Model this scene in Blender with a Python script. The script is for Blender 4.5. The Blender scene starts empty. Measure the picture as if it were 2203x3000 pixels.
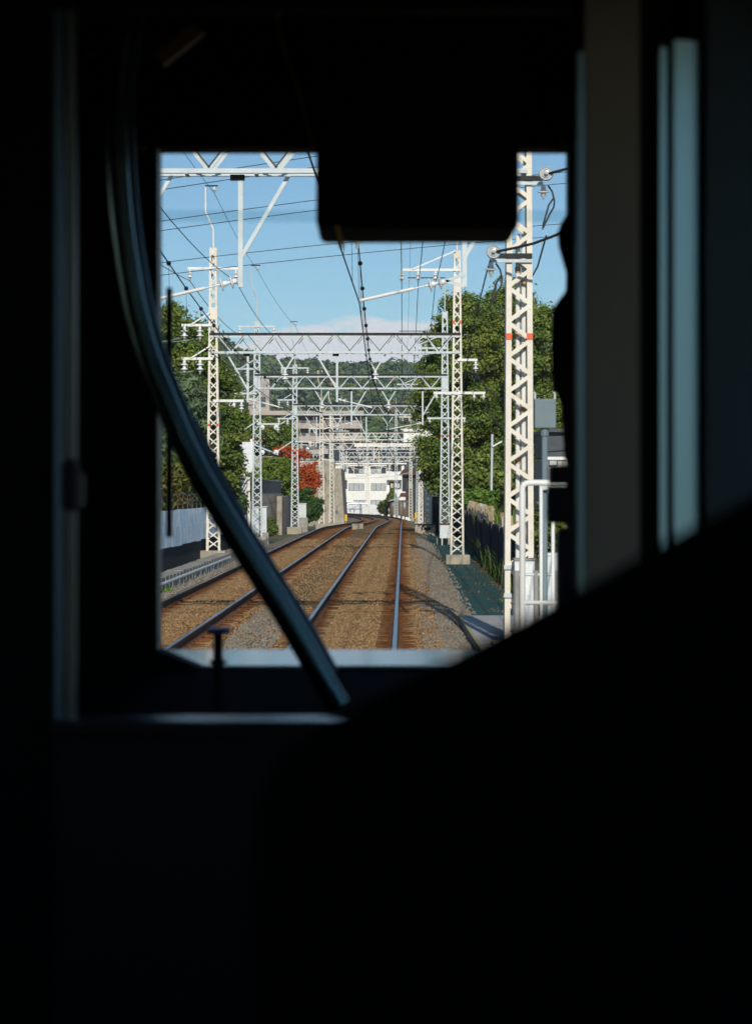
import bpy, math, random
import numpy as np
from mathutils import Vector, Matrix
random.seed(7); rng = np.random.default_rng(7)
scn = bpy.context.scene
COL = scn.collection
R = math.radians
# ------------------------------------------------------------------ camera, sky, sun, exposure
CAMZ = 2.26; F = 7122.0; CX = 1101.5; CY = 1433.0        # photo pixels: focal length and principal point
cam = bpy.data.cameras.new('camera'); camo = bpy.data.objects.new('camera', cam); COL.objects.link(camo)
camo.location = (0, 0, CAMZ); camo.rotation_euler = (R(90), 0, 0)
cam.sensor_fit = 'HORIZONTAL'; cam.sensor_width = 36.0; cam.lens = F/2203*36
cam.shift_y = -(1500-CY)/2203
cam.clip_start = 0.05; cam.clip_end = 9000
cam.dof.use_dof = True; cam.dof.focus_distance = 110; cam.dof.aperture_fstop = 9.6
scn.camera = camo
SUN_EL = 28.0
world = bpy.data.worlds.new('World'); scn.world = world; world.use_nodes = True
nt = world.node_tree; nt.nodes.clear()
wo = nt.nodes.new('ShaderNodeOutputWorld'); bg = nt.nodes.new('ShaderNodeBackground')
sky = nt.nodes.new('ShaderNodeTexSky'); sky.sky_type = 'NISHITA'; sky.sun_disc = False
sky.sun_elevation = R(SUN_EL); sky.sun_rotation = R(176); sky.altitude = 50
sky.air_density = 0.8; sky.dust_density = 0.05; sky.ozone_density = 2.6
# procedural low cloud bank, laid out by direction all round the horizon
tc = nt.nodes.new('ShaderNodeTexCoord'); sep = nt.nodes.new('ShaderNodeSeparateXYZ')
nt.links.new(tc.outputs['Generated'], sep.inputs[0])
mp = nt.nodes.new('ShaderNodeMapping'); mp.inputs['Scale'].default_value = (9, 9, 20); mp.inputs['Location'].default_value = (3.35, 0.2, 0.1)
nt.links.new(tc.outputs['Generated'], mp.inputs['Vector'])
no = nt.nodes.new('ShaderNodeTexNoise'); no.inputs['Scale'].default_value = 1.6; no.inputs['Detail'].default_value = 7; no.inputs['Roughness'].default_value = 0.52
nt.links.new(mp.outputs[0], no.inputs['Vector'])
def wmath(op, a, b, clamp=False):
    n = nt.nodes.new('ShaderNodeMath'); n.operation = op; n.use_clamp = clamp
    for i, v in enumerate((a, b)):
        if isinstance(v, (int, float)): n.inputs[i].default_value = v
        else: nt.links.new(v, n.inputs[i])
    return n.outputs[0]
elev = wmath('MULTIPLY', wmath('SUBTRACT', 0.065, sep.outputs['Z']), 24.0)     # positive below about 3.7 degrees
fluff = wmath('MULTIPLY', wmath('SUBTRACT', no.outputs['Fac'], 0.5), 2.4)
cmask = wmath('MULTIPLY', wmath('ADD', elev, fluff), 8.0, True)
cmask = wmath('MULTIPLY', cmask, 0.85)
mix = nt.nodes.new('ShaderNodeMixRGB'); nt.links.new(cmask, mix.inputs[0]); tn = nt.nodes.new('ShaderNodeMixRGB'); tn.blend_type = 'MULTIPLY'; tn.inputs[0].default_value = 1; nt.links.new(sky.outputs[0], tn.inputs[1]); tn.inputs[2].default_value = (.80, .96, 1.0, 1); nt.links.new(tn.outputs[0], mix.inputs[1])
mix.inputs[2].default_value = (9.8, 9.5, 9.9, 1)
nt.links.new(mix.outputs[0], bg.inputs[0]); bg.inputs[1].default_value = 0.088
nt.links.new(bg.outputs[0], wo.inputs[0])
sl = bpy.data.lights.new('sun', 'SUN'); sl.energy = 4.2; sl.angle = R(0.53); sl.color = (1.0, 0.93, 0.82)
so = bpy.data.objects.new('sun', sl); COL.objects.link(so)
so.rotation_euler = Vector((-0.07, 1, -math.tan(R(SUN_EL)))).to_track_quat('-Z', 'Y').to_euler(); so.location = (0, -30, 40)
cy = scn.cycles; cy.max_bounces = 6; cy.diffuse_bounces = 3; cy.glossy_bounces = 3; cy.transmission_bounces = 4; cy.transparent_max_bounces = 8; cy.volume_bounces = 0; cy.use_adaptive_sampling = True; cy.adaptive_threshold = 0.02; cy.use_denoising = True
vs = scn.view_settings; vs.view_transform = 'Standard'; vs.look = 'None'; vs.exposure = 0.12; vs.gamma = 1; vs.use_curve_mapping = False
# ------------------------------------------------------------------ helpers
def SX(px, Y): return (px-CX)*Y/F
def SZ(py, Y): return CAMZ-(py-CY)*Y/F
def ztr(Y):                                   # rail level
    if Y < 135: return 0.0
    if Y < 155: return -0.0105*(Y-135)**2/40
    if Y < 260: return -0.105-0.0105*(Y-155)
    if Y < 284: t = Y-260; return -1.2075-0.0105*(t-t*t/48)
    return -1.3335
def xD(Y):                                    # right-hand rail of the near track
    x = -0.127+0.0112*Y
    if Y > 285: x -= (Y-285)**2/760
    return x
def V(*a): return Vector(a)
def newmesh(name, v, f):
    m = bpy.data.meshes.new(name); m.from_pydata([tuple(p) for p in v], [], f); m.update(); return m
ORG = {}
def link(o, parent=None):
    COL.objects.link(o)
    if parent is not None: o.parent = parent
    return o
def tag(o, label=None, cat=None, group=None, kind=None):
    if label: o['label'] = label
    if cat: o['category'] = cat
    if group: o['group'] = group
    if kind: o['kind'] = kind
    return o
def thing(name, loc, label, cat, group=None):
    o = bpy.data.objects.new(name, None); o.location = loc; link(o); ORG[o.name] = Vector(loc)
    o.empty_display_size = 0.2
    return tag(o, label, cat, group)
class MB:
    def __init__(s): s.v = []; s.f = []; s.mi = []; s.cur = 0
    def add(s, v, f):
        n = len(s.v); s.v += [tuple(p) for p in v]; s.f += [tuple(i+n for i in q) for q in f]; s.mi += [s.cur]*len(f); return s
    def box(s, x0, x1, y0, y1, z0, z1):
        return s.add([(x, y, z) for z in (z0, z1) for y in (y0, y1) for x in (x0, x1)],
                     [(0, 2, 3, 1), (4, 5, 7, 6), (0, 1, 5, 4), (2, 6, 7, 3), (0, 4, 6, 2), (1, 3, 7, 5)])
    def prof(s, p0, p1, pts, side=(0, 1, 0)):      # sweep a 2-D outline from p0 to p1; outline x runs along 'side'
        p0 = Vector(p0); p1 = Vector(p1); d = (p1-p0).normalized(); a = Vector(side); a = a-d*a.dot(d)
        if a.length < 1e-5: a = Vector((1, 0, 0)); a = a-d*a.dot(d)
        a.normalize(); b = d.cross(a); n = len(pts)
        vv = [p+a*x+b*y for p in (p0, p1) for x, y in pts]
        return s.add(vv, [tuple(range(n))[::-1], tuple(range(n, 2*n))]+[(i, (i+1) % n, n+(i+1) % n, n+i) for i in range(n)])
    def bar(s, p0, p1, w, h, side=(0, 1, 0)):
        return s.prof(p0, p1, [(-w/2, -h/2), (w/2, -h/2), (w/2, h/2), (-w/2, h/2)], side)
    def ang(s, p0, p1, w, t=0.012, side=(0, 1, 0), sx=1, sy=1):
        pts = [(0, 0), (w*sx, 0), (w*sx, t*sy), (t*sx, t*sy), (t*sx, w*sy), (0, w*sy)]
        if sx*sy < 0: pts = pts[::-1]
        return s.prof(p0, p1, pts, side)
    def tube(s, pts, r, n=6, closed=True):
        pts = [Vector(p) for p in pts]; m = len(pts); vv = []; a = None
        rr = r if isinstance(r, (list, tuple)) else [r]*m
        for i, p in enumerate(pts):
            d = (pts[min(i+1, m-1)]-pts[max(i-1, 0)]).normalized()
            if a is None:
                a = Vector((0, 0, 1)) if abs(d.z) < .9 else Vector((1, 0, 0))
            a = (a-d*a.dot(d)).normalized(); b = d.cross(a)
            vv += [p+(a*math.cos(2*math.pi*k/n)+b*math.sin(2*math.pi*k/n))*rr[i] for k in range(n)]
        ff = [(i*n+k, i*n+(k+1) % n, (i+1)*n+(k+1) % n, (i+1)*n+k) for i in range(m-1) for k in range(n)]
        if closed: ff += [tuple(range(n))[::-1], tuple(range((m-1)*n, m*n))]
        return s.add(vv, ff)
    def lathe(s, p, axis, prof, n=12):             # prof: (radius, distance along axis)
        p = Vector(p); d = Vector(axis).normalized(); a = Vector((0, 0, 1)) if abs(d.z) < .9 else Vector((1, 0, 0))
        a = (a-d*a.dot(d)).normalized(); b = d.cross(a); vv = []
        for r, h in prof: vv += [p+d*h+(a*math.cos(2*math.pi*k/n)+b*math.sin(2*math.pi*k/n))*r for k in range(n)]
        m = len(prof)
        ff = [(i*n+k, i*n+(k+1) % n, (i+1)*n+(k+1) % n, (i+1)*n+k) for i in range(m-1) for k in range(n)]
        ff += [tuple(range(n))[::-1], tuple(range((m-1)*n, m*n))]
        return s.add(vv, ff)
    def ball(s, c, r, n=8):
        k = max(4, n//2+1)
        return s.lathe((c[0], c[1], c[2]-r), (0, 0, 1), [(max(1e-4, r*math.sin(math.pi*i/k)), r-r*math.cos(math.pi*i/k)) for i in range(k+1)], n)
    def build(s, name, mats, parent=None, smooth=False, bevel=0):
        o0 = ORG[parent.name] if parent is not None and parent.name in ORG else Vector((0, 0, 0))
        if parent is None and s.v:                  # a single-mesh thing: origin at the middle of its base
            a = np.array(s.v); o0 = Vector(((a[:, 0].min()+a[:, 0].max())/2, (a[:, 1].min()+a[:, 1].max())/2, a[:, 2].min()))
        me = newmesh(name, [(p[0]-o0.x, p[1]-o0.y, p[2]-o0.z) for p in s.v], s.f)
        if not isinstance(mats, (list, tuple)): mats = [mats]
        for m in mats: me.materials.append(m)
        if len(mats) > 1: me.polygons.foreach_set('material_index', s.mi)
        if smooth: me.polygons.foreach_set('use_smooth', [True]*len(me.polygons))
        o = bpy.data.objects.new(name, me); link(o, parent); ORG[o.name] = o0
        if parent is None: o.location = o0
        if bevel:
            b = o.modifiers.new('bevel', 'BEVEL'); b.width = bevel; b.segments = 3; b.limit_method = 'ANGLE'
        return o
def single(name, mb, mats, label, cat, group=None, kind=None, **k):
    return tag(mb.build(name, mats, None, **k), label, cat, group, kind)
# ------------------------------------------------------------------ materials
def mat(name, c1, c2=None, scale=4.0, rough=0.7, metal=0.0, bump=0.0, bscale=60.0, stretch=(1, 1, 1), spec=0.3, stain=None, lo=0.35, hi=0.65):
    m = bpy.data.materials.new(name); m.use_nodes = True; n = m.node_tree; p = n.nodes['Principled BSDF']; L = n.links.new
    p.inputs['Roughness'].default_value = rough; p.inputs['Metallic'].default_value = metal; p.inputs['Specular IOR Level'].default_value = spec
    t = n.nodes.new('ShaderNodeTexCoord'); mp = n.nodes.new('ShaderNodeMapping'); mp.inputs['Scale'].default_value = stretch; L(t.outputs['Object'], mp.inputs[0])
    if c2 is None: c2 = tuple(c*0.82 for c in c1)
    no = n.nodes.new('ShaderNodeTexNoise'); no.inputs['Scale'].default_value = scale; no.inputs['Detail'].default_value = 6; no.inputs['Roughness'].default_value = .62
    L(mp.outputs[0], no.inputs['Vector'])
    cr = n.nodes.new('ShaderNodeValToRGB'); cr.color_ramp.elements[0].position = lo; cr.color_ramp.elements[1].position = hi
    cr.color_ramp.elements[0].color = (*c1, 1); cr.color_ramp.elements[1].color = (*c2, 1); L(no.outputs['Fac'], cr.inputs[0]); out = cr.outputs[0]
    if stain:
        sc, ss, thr = stain
        n2 = n.nodes.new('ShaderNodeTexNoise'); n2.inputs['Scale'].default_value = ss; n2.inputs['Detail'].default_value = 5
        m2 = n.nodes.new('ShaderNodeMapping'); m2.inputs['Scale'].default_value = (2.2, 2.2, .7); m2.inputs['Location'].default_value = (3.1, 1.7, .4)
        L(t.outputs['Object'], m2.inputs[0]); L(m2.outputs[0], n2.inputs['Vector'])
        r2 = n.nodes.new('ShaderNodeValToRGB'); r2.color_ramp.elements[0].position = thr; r2.color_ramp.elements[1].position = thr+.1; L(n2.outputs['Fac'], r2.inputs[0])
        mx = n.nodes.new('ShaderNodeMixRGB'); L(r2.outputs[0], mx.inputs[0]); L(out, mx.inputs[1]); mx.inputs[2].default_value = (*sc, 1); out = mx.outputs[0]
    L(out, p.inputs['Base Color'])
    if bump:
        nb = n.nodes.new('ShaderNodeTexNoise'); nb.inputs['Scale'].default_value = bscale; nb.inputs['Detail'].default_value = 4; L(mp.outputs[0], nb.inputs['Vector'])
        bp = n.nodes.new('ShaderNodeBump'); bp.inputs['Strength'].default_value = bump; bp.inputs['Distance'].default_value = .02; L(nb.outputs['Fac'], bp.inputs['Height']); L(bp.outputs[0], p.inputs['Normal'])
    return m
def foliage(name, trans=0.3):
    m = bpy.data.materials.new(name); m.use_nodes = True; n = m.node_tree; L = n.links.new; p = n.nodes['Principled BSDF']
    a = n.nodes.new('ShaderNodeAttribute'); a.attribute_name = 'tint'; L(a.outputs['Color'], p.inputs['Base Color'])
    p.inputs['Roughness'].default_value = .55; p.inputs['Specular IOR Level'].default_value = .25
    tr = n.nodes.new('ShaderNodeBsdfTranslucent'); L(a.outputs['Color'], tr.inputs[0]); mx = n.nodes.new('ShaderNodeMixShader'); mx.inputs[0].default_value = trans
    L(p.outputs[0], mx.inputs[1]); L(tr.outputs[0], mx.inputs[2]); L(mx.outputs[0], n.nodes['Material Output'].inputs[0]); return m
RUST = (.24, .085, .025)
M = {}
M['cream'] = mat('cream_paint', (.76, .715, .63), (.68, .62, .52), 3, .55, stain=((.46, .30, .18), 2.6, .66))
M['galv'] = mat('pale_galvanised_paint', (.58, .64, .66), (.48, .54, .56), 4, .5, stain=((.30, .2, .12), 2.0, .7))
M['chord'] = mat('near_black_steel', (.022, .022, .024), (.04, .038, .036), 5, .75)
M['darksteel_and_shade'] = mat('dark_steel_and_shade', (.05, .05, .055), (.09, .085, .08), 4, .6)  # steel of posts and lids, also the painted shade on beam diagonals
M['orange'] = mat('orange_band_paint', (.78, .13, .045), (.66, .12, .05), 9, .55)
M['porcelain'] = mat('white_porcelain', (.80, .81, .80), (.70, .71, .70), 7, .18, spec=.6)
M['wire'] = mat('weathered_copper_wire', (.025, .03, .03), (.05, .05, .045), 2, .6)
M['cable'] = mat('black_cable_sheath', (.02, .02, .022), (.03, .03, .03), 3, .5)
M['palecable'] = mat('pale_green_cable', (.42, .50, .45), (.34, .42, .37), 3, .5)
M['concrete'] = mat('weathered_concrete', (.42, .37, .29), (.27, .25, .20), 2.2, .9, bump=.4, stain=((.14, .12, .1), 1.6, .58))
M['greyconc'] = mat('grey_concrete', (.36, .35, .32), (.24, .23, .21), 2.5, .9, bump=.4, stain=((.12, .11, .1), 1.8, .6))
M['railside'] = mat('rail_rust', (.075, .034, .016), (.12, .052, .02), 6, .85)
M['railtop'] = mat('polished_rail_head', (.42, .45, .48), (.30, .32, .34), 9, .28, metal=.9, stretch=(1, .05, 1))
M['sleeper'] = mat('dusty_sleeper', (.38, .27, .14), (.18, .11, .052), 3.5, .95, bump=.8, stretch=(1, 2.5, 3), lo=.38, hi=.62)
def sleeper_rust(m):
    n = m.node_tree; L = n.links.new; p = n.nodes['Principled BSDF']; src = p.inputs['Base Color'].links[0].from_socket
    t = n.nodes.new('ShaderNodeTexCoord'); s = n.nodes.new('ShaderNodeSeparateXYZ'); L(t.outputs['Object'], s.inputs[0])
    def mt(op, a, b):
        q = n.nodes.new('ShaderNodeMath'); q.operation = op
        for i, v in enumerate((a, b)):
            if isinstance(v, (int, float)): q.inputs[i].default_value = v
            else: L(v, q.inputs[i])
        return q.outputs[0]
    no = n.nodes.new('ShaderNodeTexNoise'); no.inputs['Scale'].default_value = 9; L(t.outputs['Object'], no.inputs['Vector'])
    d = mt('ABSOLUTE', mt('SUBTRACT', mt('ABSOLUTE', s.outputs['X'], 0), .75), 0)
    k = n.nodes.new('ShaderNodeMapRange'); k.inputs['From Min'].default_value = .36; k.inputs['From Max'].default_value = .08; L(mt('ADD', d, mt('MULTIPLY', mt('SUBTRACT', no.outputs['Fac'], .5), .35)), k.inputs['Value'])
    mx = n.nodes.new('ShaderNodeMixRGB'); L(k.outputs[0], mx.inputs[0]); L(src, mx.inputs[1]); mx.inputs[2].default_value = (.22, .075, .018, 1); L(mx.outputs[0], p.inputs['Base Color'])
    oi = n.nodes.new('ShaderNodeObjectInfo'); hv = n.nodes.new('ShaderNodeHueSaturation'); mr = n.nodes.new('ShaderNodeMapRange'); mr.inputs['To Min'].default_value = .7; mr.inputs['To Max'].default_value = 1.15; L(oi.outputs['Random'], mr.inputs['Value'])
    L(mr.outputs[0], hv.inputs['Value']); L(mx.outputs[0], hv.inputs['Color']); L(hv.outputs[0], p.inputs['Base Color'])
sleeper_rust(M['sleeper'])
M['path'] = mat('green_coated_path', (.026, .088, .080), (.018, .062, .058), 1.3, .85, bump=.25, stain=((.07, .085, .075), 2.5, .68))
M['stone'] = mat('ballast_stone', (.30, .275, .23), (.13, .11, .085), 7, .95)
M['stonerust'] = mat('rusty_ballast_stone', (.40, .255, .12), (.16, .085, .035), 7, .95)
M['white'] = mat('white_paint', (.78, .78, .76), (.68, .68, .66), 2.5, .5)
M['whitewall'] = mat('ivory_render', (.84, .82, .78), (.78, .76, .71), .5, .85)
M['pinkwall'] = mat('pale_pink_render', (.48, .415, .36), (.40, .35, .305), .4, .85)
M['glassdark'] = mat('dark_window_glass', (.05, .06, .065), (.10, .115, .12), .6, .12, spec=.6)
M['glasspale'] = mat('curtained_window_glass', (.50, .52, .52), (.38, .40, .41), .8, .15, spec=.6)
M['frame'] = mat('dark_window_frame', (.06, .055, .05), (.09, .085, .08), 3, .5)
M['slate'] = mat('dark_slate_roof', (.075, .085, .10), (.055, .06, .072), 1.5, .6, stretch=(1, 4, 4))
M['browntile'] = mat('brown_tile', (.16, .075, .05), (.11, .055, .04), 3, .8)
M['wood'] = mat('weathered_wood', (.17, .125, .085), (.09, .065, .045), 5, .9, stretch=(4, 4, .4))
M['bluefence'] = mat('faded_blue_sheet', (.44, .62, .78), (.34, .50, .66), 1.2, .6, stain=((.74, .77, .78), 2.4, .52), stretch=(1, 3, .2))
M['darkwall'] = mat('dark_stained_wall', (.055, .058, .06), (.03, .032, .034), 1.4, .9, stretch=(1, 2.5, .3), stain=((.14, .12, .1), 2.0, .67))
M['navysheet'] = mat('dark_navy_sheet', (.016, .024, .038), (.008, .012, .019), 1.4, .7, stretch=(1, 3, .2), stain=((.06, .085, .11), 2.6, .68))
M['shedgrey'] = mat('grey_corrugated_sheet', (.34, .325, .30), (.27, .26, .245), 1.2, .65, stretch=(1, 2, .3), stain=((.10, .08, .06), 1.1, .64))
M['whitesheet'] = mat('white_corrugated_sheet', (.74, .76, .78), (.64, .66, .68), 1, .5)
M['silverroof'] = mat('silver_ribbed_roof', (.48, .53, .57), (.38, .42, .46), 1, .4, metal=.3)
M['boxgrey'] = mat('blue_grey_enclosure_paint', (.155, .21, .235), (.135, .185, .205), 5, .5)
M['boxwhite'] = mat('pale_cabinet_paint', (.66, .70, .72), (.58, .61, .63), 2.5, .5, stain=((.35, .22, .12), 1.6, .72))
M['yellow'] = mat('yellow_paint', (.75, .45, .03), (.65, .38, .03), 6, .5)
M['ground'] = mat('dry_ground', (.16, .14, .09), (.085, .10, .045), .25, 1.0, bump=.3, bscale=3)
M['hillsoil'] = mat('hillside_undergrowth', (.040, .062, .028), (.028, .046, .022), .03, 1.0)
M['recess'] = mat('shade_coloured_render', (.24, .215, .195), (.17, .155, .14), .6, .8)  # balcony shade put into the colour of the pink block's back wall
M['bark'] = mat('bark', (.10, .075, .055), (.06, .045, .035), 4, .95, bump=.5, bscale=20, stretch=(3, 3, .5))
M['leaf'] = foliage('leaves', .3); M['farleaf'] = foliage('distant_canopy', .12); M['grassblade'] = foliage('grass_blades', .35)
M['slab'] = mat('platform_slab', (.42, .41, .39), (.33, .32, .31), 2, .85, stretch=(.4, 5, 1))
M['dullyellow'] = mat('worn_yellow_edge', (.46, .36, .13), (.33, .28, .15), 6, .7)
M['insglass'] = mat('grey_glazed_disc', (.50, .52, .52), (.40, .42, .42), 9, .2, spec=.6)
M['red'] = mat('red_paint', (.62, .07, .03), (.5, .06, .03), 5, .5)
M['carwhite'] = mat('white_car_paint', (.78, .79, .80), (.74, .75, .76), 1, .2, spec=.6)
# ------------------------------------------------------------------ ground, ballast, tracks
def np_object(name, verts, faces, material, parent=None, smooth=False, tint=None):
    """verts Nx3, faces MxK arrays -> one mesh object"""
    me = bpy.data.meshes.new(name); n, k = faces.shape
    me.vertices.add(len(verts)); me.vertices.foreach_set('co', np.ascontiguousarray(verts, dtype=np.float32).ravel())
    me.loops.add(n*k); me.loops.foreach_set('vertex_index', np.ascontiguousarray(faces, dtype=np.int32).ravel())
    me.polygons.add(n); me.polygons.foreach_set('loop_start', np.arange(0, n*k, k, dtype=np.int32))
    if smooth: me.polygons.foreach_set('use_smooth', np.ones(n, dtype=bool))
    me.update(calc_edges=True)
    if tint is not None:
        a = me.color_attributes.new('tint', 'FLOAT_COLOR', 'POINT'); a.data.foreach_set('color', np.ascontiguousarray(tint, dtype=np.float32).ravel())
    me.materials.append(material)
    o = bpy.data.objects.new(name, me); link(o, parent); return o
def strip(name, stations, offs, hfun, material, xfun=None, jit=0.0, uv=False):
    V_ = []; U_ = []
    for Y in stations:
        z0 = ztr(Y); x0 = (xfun or xD)(Y)
        for o in offs: V_.append((x0+o, Y, z0+hfun(o, Y))); U_.append((o, Y))
    v = np.array(V_); n, m = len(stations), len(offs)
    if jit: v[:, 2] += rng.normal(0, jit, len(v)); v[:, 0] += rng.normal(0, jit, len(v))
    idx = np.arange(n*m).reshape(n, m)
    f = np.stack([idx[:-1, :-1], idx[:-1, 1:], idx[1:, 1:], idx[1:, :-1]], -1).reshape(-1, 4)
    o = np_object(name, v, f, material)
    if uv:
        l = o.data.uv_layers.new(name='UVMap'); u = np.array(U_)[f.ravel()]; l.data.foreach_set('uv', u.astype(np.float32).ravel())
    return o
tag(strip('ground', [-80, 0, 60, 120, 145, 170, 200, 230, 260, 284, 320, 380, 450, 600, 1000, 2000, 3500, 6000], [-2500, -600, -150, -40, -12, -6, 0, 4, 12, 40, 150, 600, 2500], lambda o, Y: -0.5, M['ground'], xfun=lambda Y: 0), kind='structure')
RAILS = (0.0, -1.5, -3.23, -4.73)
bpts = [(-6.5, -.50), (-6.2, -.44), (-5.75, -.30), (-5.3, -.21), (-4.0, -.178), (-2.95, -.19), (-2.4, -.13), (-1.85, -.19), (-.75, -.178), (.55, -.185), (1.0, -.225), (1.45, -.42), (1.75, -.52)]
def bedh(o, Y):
    b = float(np.interp(o, [p[0] for p in bpts], [p[1] for p in bpts]))
    return b + (0.016*math.sin(Y*.31+o)*math.sin(Y*.113) if (-2.9 < o < -1.9 or o > .7) else 0)
def ballast_material():
    m = bpy.data.materials.new('ballast'); m.use_nodes = True; n = m.node_tree; L = n.links.new; p = n.nodes['Principled BSDF']; p.inputs['Roughness'].default_value = 1; p.inputs['Specular IOR Level'].default_value = .1
    uv = n.nodes.new('ShaderNodeUVMap'); sp = n.nodes.new('ShaderNodeSeparateXYZ'); L(uv.outputs[0], sp.inputs[0])
    w = n.nodes.new('ShaderNodeTexNoise'); w.inputs['Scale'].default_value = 1.1; w.inputs['Detail'].default_value = 3; L(uv.outputs[0], w.inputs['Vector'])
    ws = n.nodes.new('ShaderNodeMath'); ws.operation = 'MULTIPLY_ADD'; L(w.outputs['Fac'], ws.inputs[0]); ws.inputs[1].default_value = .5; L(sp.outputs['X'], ws.inputs[2])
    mr = n.nodes.new('ShaderNodeMapRange'); mr.inputs['From Min'].default_value = -6.25; mr.inputs['From Max'].default_value = 1.95; L(ws.outputs[0], mr.inputs['Value'])
    cr = n.nodes.new('ShaderNodeValToRGB'); L(mr.outputs[0], cr.inputs[0])
    g = (.27, .25, .21); bt = (.34, .21, .09); ru = (.32, .115, .026); dk = (.18, .055, .014); bg_ = (.27, .18, .095)
    st = [(-6.5, g), (-5.45, g), (-5.1, bt), (-4.9, ru), (-4.7, dk), (-4.35, ru), (-4.0, bt), (-3.5, ru), (-3.23, dk), (-2.85, ru), (-2.55, bg_), (-2.2, (.22, .17, .11)), (-1.8, bt), (-1.5, dk), (-1.2, (.26, .115, .036)), (-.95, bt), (-.4, bt), (-.15, ru), (0, dk), (.22, ru), (.45, bt), (.75, bt), (.98, g), (1.75, g)]
    e = cr.color_ramp.elements
    while len(e) < len(st): e.new(.5)
    for k, (u, c) in enumerate(st): e[k].position = max(0, min(1, (u+6.5)/8.2)); e[k].color = (*c, 1)
    f = n.nodes.new('ShaderNodeTexNoise'); f.inputs['Scale'].default_value = 13; f.inputs['Detail'].default_value = 8; f.inputs['Roughness'].default_value = .75; L(uv.outputs[0], f.inputs['Vector'])
    fr = n.nodes.new('ShaderNodeValToRGB'); fr.color_ramp.elements[0].position = .33; fr.color_ramp.elements[1].position = .7; fr.color_ramp.elements[0].color = (.34, .32, .30, 1); fr.color_ramp.elements[1].color = (1.35, 1.32, 1.28, 1); L(f.outputs['Fac'], fr.inputs[0])
    mx = n.nodes.new('ShaderNodeMixRGB'); mx.blend_type = 'MULTIPLY'; mx.inputs[0].default_value = 1; L(cr.outputs[0], mx.inputs[1]); L(fr.outputs[0], mx.inputs[2]); L(mx.outputs[0], p.inputs['Base Color'])
    bp = n.nodes.new('ShaderNodeBump'); bp.inputs['Strength'].default_value = .9; bp.inputs['Distance'].default_value = .04; L(f.outputs['Fac'], bp.inputs['Height']); L(bp.outputs[0], p.inputs['Normal'])
    return m
M['ballast'] = ballast_material()
sta = list(np.arange(6, 34, 2))+list(np.arange(34, 80, .22))+list(np.arange(80, 165, .55))+list(np.arange(165, 430, 2.0))
offs = list(np.arange(-6.5, 1.76, .11))
bed = strip('ballast_bed', sta, offs, bedh, M['ballast'], jit=.013, uv=True); tag(bed, kind='structure')
# loose stones lying on the bed
def stones(name, spots, material, s0, s1):
    base = np.array([(1, 0, 0), (-1, 0, 0), (0, 1, 0), (0, -1, 0), (0, 0, 1), (0, 0, -1)], float)
    bf = np.array([(0, 2, 4), (2, 1, 4), (1, 3, 4), (3, 0, 4), (2, 0, 5), (1, 2, 5), (3, 1, 5), (0, 3, 5)])
    n = len(spots); a = rng.uniform(0, 2*np.pi, n); s = rng.uniform(s0, s1, n)
    v = base[None]*(s[:, None, None]*rng.uniform(.6, 1.2, (n, 6, 1)))
    ca, sa = np.cos(a)[:, None], np.sin(a)[:, None]
    x = v[:, :, 0]*ca-v[:, :, 1]*sa; y = v[:, :, 0]*sa+v[:, :, 1]*ca; z = v[:, :, 2]*.8+x*rng.uniform(-.5, .5, (n, 1))
    vv = np.stack([x, y, z], -1)+spots[:, None, :]
    f = (bf[None]+np.arange(n)[:, None, None]*6).reshape(-1, 3)
    return tag(np_object(name, vv.reshape(-1, 3), f, material), kind='stuff')
def spots(zones):
    out = []
    for o0, o1, y0, y1, n in zones:
        u = rng.random(n); Y = y0*(y1/y0)**u; o = rng.uniform(o0, o1, n)
        out.append(np.stack([[xD(a)+b for a, b in zip(Y, o)], Y, [ztr(a)+bedh(b, a)+.012 for a, b in zip(Y, o)]], -1))
    return np.concatenate(out)
tag(stones('ballast_stones', spots([(.75, 1.6, 34, 120, 8500), (.45, .85, 34, 100, 1200), (-2.7, -1.9, 34, 50, 1700), (-6.2, -5.2, 45, 95, 3500)]), M['stone'], .022, .052), 'loose grey ballast stones along the track shoulders', 'ballast')
tag(stones('rusty_ballast_stones', spots([(.5, 1.4, 34, 90, 2200), (-1.18, -.30, 34, 110, 8500), (-4.40, -3.52, 38, 110, 6500), (.32, .9, 34, 100, 3500), (-2.95, -1.75, 34, 120, 3800)]), M['stonerust'], .014, .044), 'rust stained ballast stones lying between the rails', 'ballast')
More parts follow.
